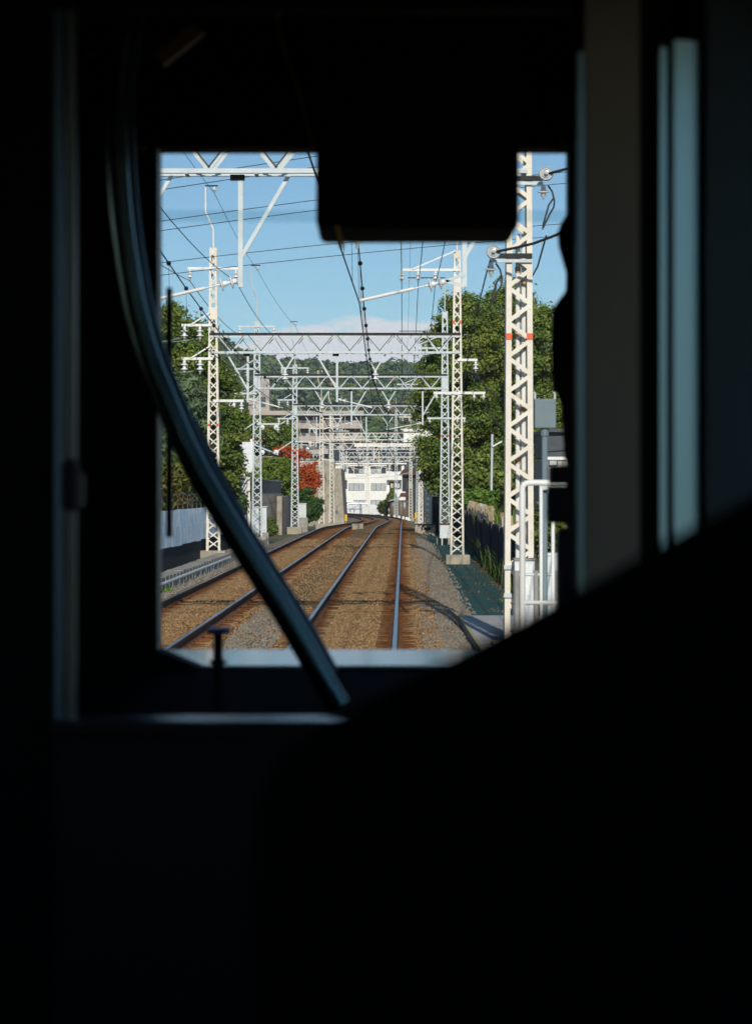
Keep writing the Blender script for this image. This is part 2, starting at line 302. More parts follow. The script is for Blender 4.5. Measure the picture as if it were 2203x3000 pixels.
# tracks
RP = [(-.0325, 0), (.0325, 0), (.0325, -.035), (.010, -.045), (.010, -.13), (.065, -.15), (.065, -.162), (-.065, -.162), (-.065, -.15), (-.010, -.13), (-.010, -.045), (-.0325, -.035)]
def rail_mesh(off):
    mb = MB(); ys = list(np.arange(5, 260, 6))+list(np.arange(260, 430, 3)); n = len(RP); vv = []; ff = []
    for Y in ys: vv += [(xD(Y)+off+x, Y, ztr(Y)+z) for x, z in RP]
    for i in range(len(ys)-1):
        for k in range(n): ff.append((i*n+k, (i+1)*n+k, (i+1)*n+(k+1) % n, i*n+(k+1) % n))
    mb.add(vv, ff); mb.mi = [1 if (j % n) == 0 else 0 for j in range(len(ff))]
    return mb
slm = MB().box(-1.2, 1.2, -.11, .11, -.06, 0)
sleeper_data = None
for tr, (ra, rb, lab) in enumerate(((0.0, -1.5, 'near railway track running straight ahead under the windscreen box'), (-3.23, -4.73, 'left railway track beside the blue fence, rust stained'))):
    t = thing('railway_track', (xD(36)+(ra+rb)/2, 36, 0), lab, 'railway track', 'two parallel railway tracks')
    for r_ in (ra, rb): rail_mesh(r_).build('rail', [M['railside'], M['railtop']], t)
    o0 = ORG[t.name]; fb = MB(); k = 0
    Y = 33.5
    while Y < 118:
        if sleeper_data is None: s = MB(); s.v = slm.v; s.f = slm.f; s.mi = slm.mi; o = s.build('sleeper', M['sleeper']); o.parent = t; sleeper_data = o.data
        else: o = bpy.data.objects.new('sleeper', sleeper_data); link(o, t)
        o.location = (xD(Y)+(ra+rb)/2+random.uniform(-.03, .03)-o0.x, Y-o0.y, -.060-.163+random.uniform(-.016, .008)-o0.z); o.rotation_euler = (0, random.uniform(-.006, .006), random.uniform(-.012, .012))
        for r_ in (ra, rb):
            for sd in (-1, 1): fb.box(xD(Y)+r_+sd*.085-.03, xD(Y)+r_+sd*.085+.03, Y-.04, Y+.04, -.165, -.125)
        Y += .63
    tag(fb.build('fastenings', M['railside'], t), kind='stuff')
    if tr == 1:                                        # small concrete pad between the tracks is its own thing
        b = MB().box(SX(1031, 150), SX(1064, 150), 150, 151.2, -.55, ztr(150)+.17)
        single('concrete_pad', b, M['concrete'], 'small concrete block standing between the two tracks', 'concrete block', bevel=.02)
# footpath, slab and platform on the right
tag(strip('footpath', list(np.arange(46.4, 170, 4)), [1.42, 1.6, 2.2, 2.8, 3.2], lambda o, Y: -.42, M['path']), kind='structure')
mb = MB(); mb.box(xD(37)+1.29, xD(37)+3.1, 28, 46.4, -.5, -.17)
sb = single('walkway_slab', mb, M['greyconc'], 'pale slab walkway with yellow edge at the end of green path', 'walkway')
o0 = ORG[sb.name]
for k in range(9):
    y0 = 28.05+k*2.04
    MB().box(xD(37)+1.33, xD(37)+3.08, y0, y0+1.98, -.172, -.15).build('paving_slab', M['slab'], sb)
MB().box(xD(37)+1.285, xD(37)+1.33, 28, 46.41, -.171, -.146).build('edge_strip', M['dullyellow'], sb)
pth_ = rng.random((900, 2)); yy_ = 47*(120/47)**pth_[:, 0]; oo_ = 1.42+.28*pth_[:, 1]**2.2
tag(stones('spilled_stones', np.stack([[xD(a)+b for a, b in zip(yy_, oo_)], yy_, np.full(900, -.41)], -1), M['stone'], .018, .042), 'ballast stones spilled onto the edge of the green path', 'ballast')
pt = thing('platform', (1.9, 11, -.5), 'concrete station platform end on the right below the handrail', 'platform')
MB().box(.85, 4.2, 5.5, 16, -.5, 1.02).build('platform_wall', M['greyconc'], pt); MB().box(.80, 4.22, 5.48, 16.02, 1.02, 1.10).build('platform_top', M['slab'], pt)
MB().box(.80, .95, 5.5, 16.0, 1.1, 1.106).build('edge_strip', M['yellow'], pt)
# ------------------------------------------------------------------ overhead line portals
def insulator(parent, p, axis=(0, 0, -1), size=1.0, discs=2, name='insulator', n=12):
    mb = MB(); prof = [(.02, 0), (.028, .01), (.045, .03), (.05, .10)]
    h = .10
    for k in range(discs):
        prof += [(.045, h), (.11, h+.03), (.115, h+.045), (.05, h+.055), (.045, h+.12)]; h += .13
    prof += [(.02, h), (.018, h+.06)]
    mb.lathe(p, axis, [(r*size, d*size) for r, d in prof], n)
    return mb.build(name, M['porcelain'], parent, smooth=True), Vector(p)+Vector(axis).normalized()*(h+.06)*size
def disc_insulator(parent, p, axis, size=1.0):
    mb = MB(); mb.lathe(p, axis, [(r*size, d*size) for r, d in [(.02, 0), (.05, .02), (.055, .08), (.13, .105), (.13, .12), (.06, .13), (.03, .15), (.03, .19), (.05, .21), (.055, .27), (.13, .295), (.13, .31), (.06, .32), (.02, .34), (.02, .40)]], 18)
    return mb.build('insulator', M['porcelain'], parent), Vector(p)+Vector(axis).normalized()*.40*size
def mast(P, x, Y, z0, z1, w0, w1, mt, pitch, each, dep=.36, band=None, plates=()):
    """lattice mast: part 'mast' = four corner angles; sub-parts braces / lattice, band, splice plates"""
    lw = .085 if each else .07
    def hw(z): return (w0+(w1-w0)*(z-z0)/(z1-z0))/2
    mb = MB()
    for sx in (-1, 1):
        for sy in (-1, 1):
            a = V(x+sx*hw(z0), Y+sy*dep/2, z0); b = V(x+sx*hw(z1), Y+sy*dep/2, z1)
            mb.ang(a, b, lw, .012, side=(-sx, 0, 0), sx=1, sy=1 if (sx*sy > 0) else -1)
    for zz in np.arange(z0+.12, z1, .5):                 # rivets on the camera side
        for sx in (-1, 1):
            mb.lathe((x+sx*(hw(zz)-.035), Y-dep/2, zz), (0, -1, 0), [(.013, -.002), (.010, .010)], 6)
    m = mb.build('mast', mt, P)
    lat = MB(); z = z0+.06; k = 0
    while z+pitch < z1-.05:
        for face in (-1, 1):
            s = 1 if (k % 2 == 0) == (face < 0 or each) else -1
            y = Y+face*(dep/2-.008)*1.0
            a = V(x-s*(hw(z)-.02), y, z); b = V(x+s*(hw(z+pitch)-.02), y, z+pitch)
            if each and face < 0: MB().bar(a, b, .012, .062).build('brace', mt, m)
            else: lat.bar(a, b, .010, .05 if each else .045)
        for sx in (-1, 1):                               # side faces
            s = 1 if k % 2 else -1
            lat.bar(V(x+sx*(hw(z)-.006), Y-s*(dep/2-.02), z), V(x+sx*(hw(z+pitch)-.006), Y+s*(dep/2-.02), z+pitch), .010, .045, side=(1, 0, 0))
        z += pitch; k += 1
    tag(lat.build('lattice', mt, m), kind='stuff')
    if band:
        bb = MB(); zb, hb = band
        for sx in (-1, 1):
            xa = x+sx*hw(zb); xb = x+sx*(hw(zb)-lw-.004)
            bb.box(min(xa, xb)-.002, max(xa, xb)+.002, Y-dep/2-.004, Y-dep/2+.02, zb-hb/2, zb+hb/2)
            bb.box(min(xa, xb)-.002, max(xa, xb)+.002, Y+dep/2-.02, Y+dep/2+.004, zb-hb/2, zb+hb/2)
        bb.build('warning_band', M['orange'], m)
    for zp, hp in plates:
        pb = MB().box(x-hw(zp)+.006, x+hw(zp)-.006, Y-dep/2-.012, Y-dep/2-.001, zp-hp/2, zp+hp/2)
        for sx in (-1, 1):
            for q in range(5): pb.lathe((x+sx*(hw(zp)-.05), Y-dep/2-.012, zp-hp/2+.06+q*(hp-.12)/4), (0, -1, 0), [(.016, -.002), (.012, .012)], 6)
        pb.build('splice_plate', mt, m)
    return m
def crossarm(P, x, Y, z, xa, xb, ins, mt, brace=None, size=1.0, discs=2, vert=True):
    """horizontal arm from xa to xb at height z; ins = list of x for hanging insulators"""
    mb = MB().bar((xa, Y-.2, z), (xb, Y-.2, z), .07, .09)
    if brace: mb.bar((brace[0], Y-.26, z+.02), (brace[1], Y-.26, z+brace[2]), .03, .05)
    c = mb.build('crossarm', mt, P); ends = []
    for xi in ins:
        ends.append(insulator(c, (xi, Y-.2, z-.045), (0, 0, -1), size, discs)[1])
    return c, ends
ATT = {}                                                  # wire name -> list of attachment points, one per portal
def att(k, p): ATT.setdefault(k, []).append(Vector(p))
PORT = [  # Y, left mast x, right mast x, paint, base width L/R, top height above rail L/R
    (37.5, -6.30, 2.20), (87.0, -5.82, 2.90), (118.0, -5.77, 3.34), (156.0, -5.2, 3.30), (208.0, -4.66, 3.92), (238.0, -4.34, 4.35), (275.0, -3.95, 4.75), (308.0, -4.2, 4.40), (332.0, -6.2, 2.75), (360.0, -11.0, -1.25), (392.0, -18.0, -8.6)]
ORD = ['nearest', 'second', 'third', 'fourth', 'fifth', 'sixth', 'seventh', 'eighth', 'farthest']
PAINT = ['cream', 'cream', 'galv', 'galv', 'cream', 'cream', 'galv', 'cream', 'galv', 'cream', 'galv']
PLAB = ['lattice portal nearest the camera, its cream mast carrying conduits on the right', 'cream lattice portal second from the camera, with black top chord over both tracks', 'pale grey lattice portal third from the camera, riveted plates at the beam ends',
        'pale grey lattice portal fourth from the camera, left mast in front of red maple', 'cream lattice portal fifth from the camera, left mast standing by the retaining wall', 'cream lattice portal sixth from the camera, just past the retaining wall',
        'small distant lattice portal where the tracks begin to curve', 'small distant lattice portal eighth from the camera, at the start of the curve', 'tall distant lattice portal whose beam stands higher than its neighbours', 'distant lattice portal, its white mast standing in front of the apartment facade', 'farthest lattice portal, half hidden behind the retaining wall']
for i, (Y, xl, xr) in enumerate(PORT):
    zt = ztr(Y); mt = M[PAINT[i]]; near = i < 3; mid = i < 5
    P = thing('catenary_portal', ((xl+xr)/2, Y, zt-.4), PLAB[i], 'catenary portal', 'lattice portals carrying the overhead line')
    D = xD(Y); rz = 3.6 if i == 8 else 0; zb = zt+7.12+rz; ztp = zt+7.80+rz
    # foundations and masts
    zl = (.06 if i == 1 else -.05)+zt; zr = zt-.09
    MB().box(xl-.5, xl+.45, Y-.42, Y+.42, zt-.6, zl).build('foundation', M['concrete'], P, bevel=.02)
    MB().box(xr-.41, xr+.45, Y-.42, Y+.42, zt-.6, zr).build('foundation', M['concrete'], P, bevel=.02)
    if i == 0:
        mR = mast(P, xr, Y, zr, 12.5, .455, .33, mt, .27, True, .40, band=(SZ(988, Y), .105))
        mL = mast(P, xl, Y, zl, 12.2, .5, .3, mt, .34, False)
    elif i == 1:
        mR = mast(P, xr, Y, zr, 10.8, .50, .25, mt, .335, False, band=(SZ(944, Y), .12), plates=[(9.55, .5), (10.65, .22)])
        mL = mast(P, xl, Y, zl, 10.9, .50, .25, mt, .335, False, band=(SZ(1245, Y), .10), plates=[(8.55, .42), (10.75, .22)])
    else:
        mR = mast(P, xr, Y, zr, zt+10.9+rz, .52, .27, mt, .36, False, band=(SZ(1277, Y), .1) if i == 2 else None, plates=[(ztp-.35, .9), (zt+10.7, .3)] if i < 4 else [])
        mL = mast(P, xl, Y, zl, zt+10.4+rz, .52, .27, mt, .36, False, band=(SZ(1290, Y), .1) if i == 2 else ((SZ(1320, Y), .1) if i == 3 else None), plates=[(ztp-.35, .9), (zt+10.2, .3)] if i < 4 else [])
    # beam: bottom chords, dark top chords, diagonals
    mt0 = mt; mt = M['galv'] if i < 4 else mt
    yf = Y-.21; yb = Y+.21; xa = xl-.12; xb_ = xr+.12
    bm = MB()
    for y_, s in ((yf, -1), (yb, 1)):
        bm.bar((xa, y_, zb+.032), (xb_, y_, zb+.032), .012, .07); bm.bar((xa, y_-s*.04, zb), (xb_, y_-s*.04, zb), .085, .012)
    nn = 0
    for xx in np.arange(xa+.3, xb_, 1.07): bm.bar((xx, yf, zb-.008), (xx, yb, zb-.008), .06, .01, side=(1, 0, 0))
    B = bm.build('beam', mt, P)
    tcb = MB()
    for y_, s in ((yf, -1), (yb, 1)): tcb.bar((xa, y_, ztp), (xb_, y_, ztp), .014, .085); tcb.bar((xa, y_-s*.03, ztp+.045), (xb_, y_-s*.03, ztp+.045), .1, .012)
    tcb.build('top_chord', M['chord'], B)  # top chords take an even near-black colour
    lt = MB()
    for y_ in (yf, yb): lt.bar((xa, y_, ztp-.075), (xb_, y_, ztp-.075), .012, .05)
    lt.build('chord_flange', mt, B)
    joined = MB(); pit = 1.07; nx = int(round((xr-xl-.25)/pit)); pit = (xr-xl-.25)/nx; x0 = xl+.125
    for k in range(nx):
        for (p, q) in (((x0+k*pit+.04, ztp-.04), (x0+(k+.5)*pit-.03, zb+.08)), ((x0+(k+1)*pit-.04, ztp-.04), (x0+(k+.5)*pit+.03, zb+.08))):
            if i < 4:
                d = MB(); d.bar((p[0], yf+.004, p[1]), (q[0], yf+.004, q[1]), .012, .040); d.cur = 1
                sgn = 1 if p[0] < q[0] else -1
                d.bar((p[0]+sgn*.040, yf-.002, p[1]), (q[0]+sgn*.040, yf-.002, q[1]), .016, .026)  # dark bar painting the shade inside the angle section
                d.build('diagonal', [mt, M['darksteel_and_shade']], B)
            else: joined.bar((p[0], yf+.004, p[1]), (q[0], yf+.004, q[1]), .012, .055)
            joined.bar((p[0], yb-.004, p[1]), (q[0], yb-.004, q[1]), .012, .05)
    tag(joined.build('back_diagonals', mt, B), kind='stuff')
    # drop posts, pull-off arms, messenger brackets
    even = i % 2 == 0; st = .2 if even else -.2
    cR = D-.75+st; cL = D-3.98+st; zc = zt+5.14; zm = zt+5.88
    for (po, cx, track) in (((1.07 if even else -2.24), cR, 'R'), ((-2.38 if even else -5.43), cL, 'L')):
        px_ = D+po; sd = -1 if cx < px_ else 1; zlow = zt+5.38
        dm = MB(); dm.bar((px_, Y, zb), (px_, Y, zlow), .07, .075); dm.bar((px_, Y, zlow+.45), (px_-sd*-.0+(-.75 if even else .75)*(-1), Y, zb), .035, .06)
        dm.cur = 1; dm.box(px_-.16, px_+.06, Y-.06, Y+.06, zb-.09, zb-.008)
        dp = dm.build('drop_post', [mt, M['chord']], P)
        s = V(px_+sd*.05, Y, zlow+.10); e = V(cx, Y, zc+.03); ax = (e-s).normalized()
        if i == 0 and track == 'R':
            s = V(1.077, Y, 5.47); ax = (e-s).normalized()
            lb = MB(); lb.bar((px_, Y-.04, SZ(803, Y)), (s.x, Y-.04, s.z), .014, .05); lb.bar((px_, Y-.04, SZ(838, Y)), (s.x, Y-.04, s.z), .014, .05); lb.build('bracket', mt, dp)
        if mid:
            _, p1 = disc_insulator(dp, s, ax, .82)
        else: p1 = s
        ab = MB(); ab.tube([p1, p1+(e-p1)*.18], .012, 6); ab.tube([p1+(e-p1)*.18, e], .026, 8); ab.build('pull_off_arm', M['white'] if mid else mt, dp)
    ms = .17 if even else -.12
    for cx in (D-.75+ms, D-3.98+ms):
        vb = MB(); vb.bar((cx-.38, Y-.02, zb), (cx, Y-.02, zb-.62), .03, .055); vb.bar((cx+.38, Y-.02, zb), (cx, Y-.02, zb-.62), .03, .055)
        vv = vb.build('messenger_bracket', mt, P); insulator(vv, (cx, Y-.02, zb-.60), (0, 0, -1), 1.15 if i else 1.3, 2)
        att('mR' if cx > D-2 else 'mL', (cx, Y, zm+(.35 if i == 0 else .1)))
    att('cR', (cR, Y, zc)); att('cL', (cL, Y, zc))
    # crossarms
    mt = mt0
    ct = M['white'] if i == 1 else mt
    if i == 0:
        _, e = crossarm(P, xl, Y, 10.2, xl-.95, xl+.95, (xl-.85, xl+.85), mt); att('fL1', e[0]); att('fL2', e[1])
        _, e = crossarm(P, xr, Y, 10.1, xr-1.96, xr+.1, (D+.07, D+.66, D+1.27), mt, (xr-1.6, xr-.05, .65)); [att('fR%d' % k, p) for k, p in enumerate(e)]
        att('gL', (xl, Y, 13.2)); att('gR', (D+.5, Y, 13.2))
        att('sL1', (xl-1.9, Y, 7.6)); att('sL2', (xl-1.4, Y, 6.5))
    else:
        _, e = crossarm(P, xl, Y, zt+10.15, xl-.9, xl+.9, (xl-.82, xl+.82), ct, size=.95); att('fL1', e[0]); att('fL2', e[1])
        _, e = crossarm(P, xr, Y, zt+(10.1 if i == 1 else 9.1), xr-1.96, xr+.1, (D+.07, D+.66, D+1.27), ct, (xr-1.6, xr-.05, .68)); [att('fR%d' % k, p) for k, p in enumerate(e)]
        pole = MB(); zt1 = zt+10.35+rz
        pole.tube([(xl, Y, zt1), (xl, Y, zt1+1.2), (xl-.28, Y, zt1+1.85), (xl-.28, Y, zt1+2.75)], .035, 8)
        pole.cur = 1; pole.bar((xl-.30, Y, zt1+2.78), (xl+.16, Y, zt1+2.78), .05, .05)
        gp = pole.build('ground_wire_pole', [ct, M['chord']], P); _, e = insulator(gp, (xl+.04, Y, zt1+2.75), (0, 0, -1), .8, 1); att('gL', e)
        pole = MB(); zt1 = zt+10.75+rz; pole.tube([(xr, Y, zt1), (xr, Y, zt1+1.75)], .03, 8); pole.cur = 1; pole.bar((xr+.02, Y, zt1+1.78), (xr-1.8, Y, zt1+1.78), .05, .05)
        gp = pole.build('ground_wire_pole', [ct, M['chord']], P); _, e = insulator(gp, (D+.42, Y, zt1+1.75), (0, 0, -1), .6, 1); att('gR', e)
        if mid:
            for zz in (8.1, 6.9):
                z_ = zt+zz if i > 1 else SZ(953 if zz > 7.5 else 1051, Y)
                _, e = crossarm(P, xl, Y, z_, xl-1.12, xl, (xl-1.02, xl-.46), ct, (xl-.78, xl-.1, .45), size=1.25 if i == 1 else 1.0)
                att('sL1' if zz > 7.5 else 'sL2', e[1])
            _, e = crossarm(P, xl, Y, zt+5.42, xl, xl+1.1, (xl+1.02,), ct, size=.9)
            _, e = crossarm(P, xr, Y, zt+6.88, xr, xr+.72, (xr+.66,), ct, size=1.0); att('sR1', e[0])
            _, e = crossarm(P, xr, Y, zt+5.70, xr-.85, xr+1.0, (xr-.74, xr+.6, xr+.94), ct, size=.8, discs=1); att('sR2', e[2])
            # dark sectioning arm with two big discs inside the left mast
            if i >= 2:
                for zz in (6.35, 4.75):
                    sm = MB().bar((xl-2.1, Y, zt+zz), (xl-.05, Y, zt+zz), .05, .05); sm.cur = 1; sm.bar((xl-1.15, Y-.06, zt+zz+.05), (xl-.1, Y-.06, zt+zz+.75), .04, .06)
                    so_ = sm.build('crossarm', [M['chord'], mt], P)
                    for xx in (xl-2.1, xl-1.2):
                        disc_insulator(so_, (xx, Y-.2, zt+zz), (0, 1, 0), 1.2); cb = MB(); cb.tube([(xx+.03*k2, Y-.16, zt+zz-.05-.55*math.sin(math.pi*k2/6)) for k2 in range(7)], .012, 5); cb.build('jumper_cable', M['cable'], so_)
# near mast details: conduits, arms with dead-end insulators, cabinet, clamps
P0 = [o for o in bpy.data.objects if o.get('label') == PLAB[0]][0]; Y, _, xr = PORT[0]
for px_, off in ((1517, .02), (1533.5, -.02)):
    x = SX(px_, Y); c = MB().tube([(x, Y+off, .1), (x, Y+off, 6.2)], .037, 10)
    zz = .6+off*5; c.cur = 1
    while zz < 6: c.tube([(x, Y+off, zz), (x, Y+off, zz+.09)], .044, 10); zz += .98
    c.build('conduit', [M['white'], mat('rust_collar_%d' % px_, (.60, .50, .38), (.34, .13, .04), 6, .8)], P0, smooth=False)
EXTRA = []
for (za, x0_, x1_, xi) in ((SZ(753, Y), SX(1432, Y), SX(1556, Y), SX(1440, Y)), (SZ(527, Y), SX(1486, Y), SX(1588, Y), SX(1592, Y))):
    a = MB().bar((x0_, Y-.235, za), (x1_, Y-.235, za), .05, .075); a.cur = 1; a.bar((x0_+.02, Y-.225, za-.075), (x1_, Y-.225, za-.075), .04, .05)
    arm = a.build('crossarm', [M['chord'], M['galv']], P0)
    MB().lathe((xi, Y-.62, za+.03), (.05, 1, -.05), [(r_*.85, d_*.85) for r_, d_ in [(.012, -.05), (.03, -.045), (.03, 0), (.042, .004), (.042, .03), (.066, .034), (.07, .012), (.078, .012), (.084, .036), (.105, .036), (.108, .014), (.116, .014), (.13, .05), (.13, .065), (.06, .085), (.05, .16), (.02, .17), (.02, .38)]], 24).build('insulator', M['insglass'], arm); insulator(arm, (xi-.02, Y-.26, za-.1), (0, 0, -1), .8, 1)
    EXTRA.append((xi, za))
    c = MB(); c.tube([(xi+.05+.10*math.sin(t*.7), Y-.3, za-.12-.11*t+(.02*math.sin(t*2))) for t in range(7)]+[(xi-.02, Y-.3, za-.70), (xi+.06, Y-.3, za-.42), (xi+.14, Y-.3, za-.30)], .014, 6); c.build('jumper_cable', M['cable'], arm)
cab_ = MB().box(SX(1501, Y), SX(1559, Y), Y-.62, Y-.26, -.17, SZ(1640, Y)); cab_.cur = 1; cab_.box(SX(1499, Y), SX(1561, Y), Y-.64, Y-.24, SZ(1640, Y), SZ(1633, Y))
cb_ = cab_.build('cabinet', [M['boxwhite'], M['greyconc']], P0, bevel=.006)
MB().box(SX(1506, Y), SX(1554, Y), Y-.627, Y-.62, SZ(1740, Y), SZ(1652, Y)).build('cabinet_door', M['white'], cb_)
for py_ in (1661, 1743):
    MB().box(SX(1474, Y), SX(1499, Y), Y-.235, Y-.2, SZ(py_+6, Y), SZ(py_-6, Y)).build('clamp', M['galv'], P0)
# ------------------------------------------------------------------ wires
def catline(pts, sag, nseg=10):
    out = []
    for a, b in zip(pts[:-1], pts[1:]):
        for k in range(nseg): t = k/nseg; p = a.lerp(b, t); p.z -= sag*((b-a).length/45)**2*4*t*(1-t); out.append(p)
    out.append(pts[-1]); return out
def wire(name, pts, r, label, cat='wire', group='overhead wires above the tracks', m='wire', n=5):
    mb = MB().tube(pts, r, n); return single(name, mb, M[m], label, cat, group)
def ext(L, y=-15):
    a, b = L[0], L[1]; d = (a-b)/(a.y-b.y); return [a+d*(y-a.y)]+L
for tr, nm in (('R', 'right'), ('L', 'left')):
    cpts = ext(ATT['c'+tr]); cpts[0].z = 5.14; cpts[0].x = xD(-15)-(.75 if tr == 'R' else 3.98)-.2
    mpts = ext(ATT['m'+tr]); mpts[0].z = 6.1; mpts[0].x = xD(-15)-(.75 if tr == 'R' else 3.98)
    t = thing('catenary_wires', (cpts[0].x, 0, 5.14), 'contact wire and messenger wire with dark clamps over the %s track' % nm, 'overhead wire', 'overhead wires above the tracks')
    MB().tube(catline(cpts, .02, 6), .0095, 6).build('contact_wire', M['wire'], t)
    ml = catline(mpts, .42, 14); MB().tube(ml, .011, 6).build('messenger_wire', M['wire'], t)
    cl = catline(cpts, .02, 14); balls = 0
    for a, b in zip(ml, cl):
        if 16 < a.y < 250:
            MB().tube([a, V(b.x, a.y, b.z)], .0035, 4).build('dropper', M['wire'], t)
            if a.y < 140: MB().ball(a, .042, 8).build('clamp', M['cable'], t, smooth=True)
FEED = [('fL1', 'left feeder wire on the outer insulators of the left masts', .013), ('fL2', 'left feeder wire on the inner insulators of the left masts', .013), ('fR0', 'right feeder wire, leftmost of three on the right crossarms', .013), ('fR1', 'right feeder wire, middle of three on the right crossarms', .013), ('fR2', 'right feeder wire nearest the right masts, third of three', .013),
        ('gL', 'thin ground wire strung along the tops of the left masts', .009), ('gR', 'thin ground wire strung above the right feeder wires', .007), ('sL1', 'signal power wire on the upper left bracket insulators', .012), ('sL2', 'signal power wire on the lower left bracket insulators', .012), ('sR1', 'power wire passing in front of the right tree, upper bracket', .012), ('sR2', 'power wire passing in front of the right tree, lower bracket', .012)]
for k, lab, r in FEED:
    wire('feeder_wire' if k[0] == 'f' else ('ground_wire' if k[0] == 'g' else 'power_wire'), catline(ext(ATT[k]), .5 if k[0] != 'g' else .35, 10), r, lab)
# power lines crossing high over the railway
CR = [((478, 554), (671, 524), 58), ((651, 498), (925, 455), 58), ((478, 646), (925, 581), 62), ((478, 674), (925, 611), 62), ((478, 768), (944, 712), 68), ((476, 805), (960, 746), 68)]
cl_ = ['topmost', 'second from top', 'third from top', 'fourth from top', 'fifth from top', 'lowest']
for (a, b, Yc), w in zip(CR, cl_):
    sl_ = (b[1]-a[1])/(b[0]-a[0]); pts = []
    for px_ in range(-700, 3001, 200):
        py_ = a[1]+sl_*(px_-a[0])+ .00002*(px_-a[0])**2; yy = Yc+(px_-470)*.006
        pts.append(V(SX(px_, yy), yy, SZ(py_, yy)))
    wire('crossing_wire', pts, .0105, 'thin power line crossing the sky from left to right, %s of six' % w, group='power lines crossing over the railway')
# heavy cables drooping off to the right from the near mast
for j, (xi, za) in enumerate(EXTRA):
    e = V(xi+3.2, Y-3.5, za+(1.9 if j == 0 else 1.0)); pts = []
    for k in range(13): t = k/12; p = V(xi+.05, Y-.6, za+.03).lerp(e, t); p.z -= .42*4*t*(1-t)*(1 if j == 0 else .5); p.z += .03*math.sin(t*25)*(1-t)*(1 if j else .2); pts.append(p)
    wire('drop_cable', pts, .021, ['heavy black cable curving right from the lower arm of the near mast', 'twisted black cable running right from the upper arm of the near mast'][j], 'cable', 'cables on the near mast', 'cable', 7)
for j, (pts_, lab) in enumerate(((((1437, 760), (1425, 800), (1405, 880), (1385, 960), (1362, 1100), (1352, 1180)), 'cable hanging from the lower arm insulator in front of the tree'),
                                 (((1600, 690), (1575, 780), (1558, 810), (1540, 900), (1505, 990), (1470, 1050), (1420, 1095), (1384, 1092), (1372, 1082)), 'slack cable looping from near mast to the second portal bracket'))):
    n_ = len(pts_); wire('drop_cable', [V(SX(a, Y+k*48/(n_-1)), Y+k*48/(n_-1), SZ(b, Y+k*48/(n_-1))) for k, (a, b) in enumerate(pts_)], .015, lab, 'cable', 'cables on the near mast', 'cable', 6)
# short pale green cables on the left bracket insulators
Y1 = 86.5
for j, (a, b, c, lab) in enumerate((((525, 990), (495, 1008), (455, 1012), 'pale cable sagging left from the upper bracket, shorter one'), ((570, 992), (530, 1010), (455, 1012), 'pale cable sagging left from the upper bracket, longer one'), ((568, 1086), (535, 1098), (500, 1100), 'pale green cable sagging left from the lower bracket'))):
    pts = []
    for k in range(9): t = k/8; px_ = (1-t)**2*a[0]+2*t*(1-t)*b[0]+t*t*c[0]; py_ = (1-t)**2*a[1]+2*t*(1-t)*b[1]+t*t*c[1]; pts.append(V(SX(px_, Y1), Y1-k*.3, SZ(py_, Y1)))
    wire('jumper_cable', pts, .016, lab, 'cable', 'pale jumper cables on the left mast', 'palecable', 6)
# ------------------------------------------------------------------ fences and trackside things
def along(Y, off): return xD(Y)+off
def corr(mb, p0, p1, z0, z1, pitch=.18, dep=.03, n=None):
    """upright corrugated sheet from p0 to p1 (xy), with real ridges and thickness"""
    p0 = V(*p0, 0); p1 = V(*p1, 0); L = (p1-p0).length; d = (p1-p0)/L; nrm = V(d.y, -d.x, 0); k = max(2, int(L/pitch)*2)
    vv = []; ff = []
    for i in range(k+1):
        p = p0+d*(L*i/k)+nrm*(dep if i % 2 else 0)
        vv += [(p.x, p.y, z0), (p.x, p.y, z1), (p.x-nrm.x*.02, p.y-nrm.y*.02, z0), (p.x-nrm.x*.02, p.y-nrm.y*.02, z1)]
    for i in range(k):
        a = i*4; ff += [(a, a+4, a+5, a+1), (a+2, a+3, a+7, a+6), (a+1, a+5, a+7, a+3), (a, a+2, a+6, a+4)]
    return mb.add(vv, ff)
# left: faded blue sheet fence on a dark wall, concrete trough and low pipe rail
t = thing('sheet_fence', (along(80, -7.1), 80, -.5), 'faded blue sheet fence on a dark stained wall, left of tracks', 'fence')
MB().add([(along(y, -7.1)+dx, y, z) for y in (52, 104) for dx in (0, -.25) for z in (-.5, .44)], [(0, 1, 5, 4), (2, 6, 7, 3), (1, 3, 7, 5), (0, 2, 3, 1), (4, 5, 7, 6)]).build('base_wall', M['darkwall'], t)
k = 0; y = 52.0
while y < 103.5:
    jig = random.uniform(-.012, .012)
    corr(MB(), (along(y, -7.06)+jig, y), (along(y+1.78, -7.06)+jig, y+1.78), .46+random.uniform(-.02, .02), 1.06, .15, .02).build('panel', M['bluefence'], t)
    corr(MB(), (along(y, -7.09)+jig, y), (along(y+1.78, -7.09)+jig, y+1.78), 1.02+random.uniform(-.02, .02), 1.60+random.uniform(-.012, .012), .15, .02).build('panel', M['bluefence'], t)
    MB().tube([(along(y, -7.2), y, .4), (along(y, -7.2), y, 2.1)], .02, 6).build('post', M['darksteel_and_shade'], t); y += 1.8
for z in (1.85, 2.08): MB().tube([(along(52, -7.2), 52, z), (along(104, -7.2), 104, z)], .014, 5).build('top_rail', M['darksteel_and_shade'], t)
t = thing('cable_trough', (along(70, -6.25), 70, -.45), 'long concrete cable trough beside the left track', 'cable trough')
y = 50.0
while y < 110:
    MB().box(along(y, -6.5), along(y, -6.02), y, y+.97, -.5, -.02+random.uniform(-.01, .01)).build('lid', M['greyconc'], t); y += 1.0
t = thing('pipe_rail', (along(66, -5.85), 66, -.45), 'low pale blue pipe on short pegs along the left ballast', 'pipe')
MB().tube([(along(q, -5.85), q, -.10) for q in range(48, 86, 2)], .045, 8).build('pipe', M['galv'], t)
y = 49.0
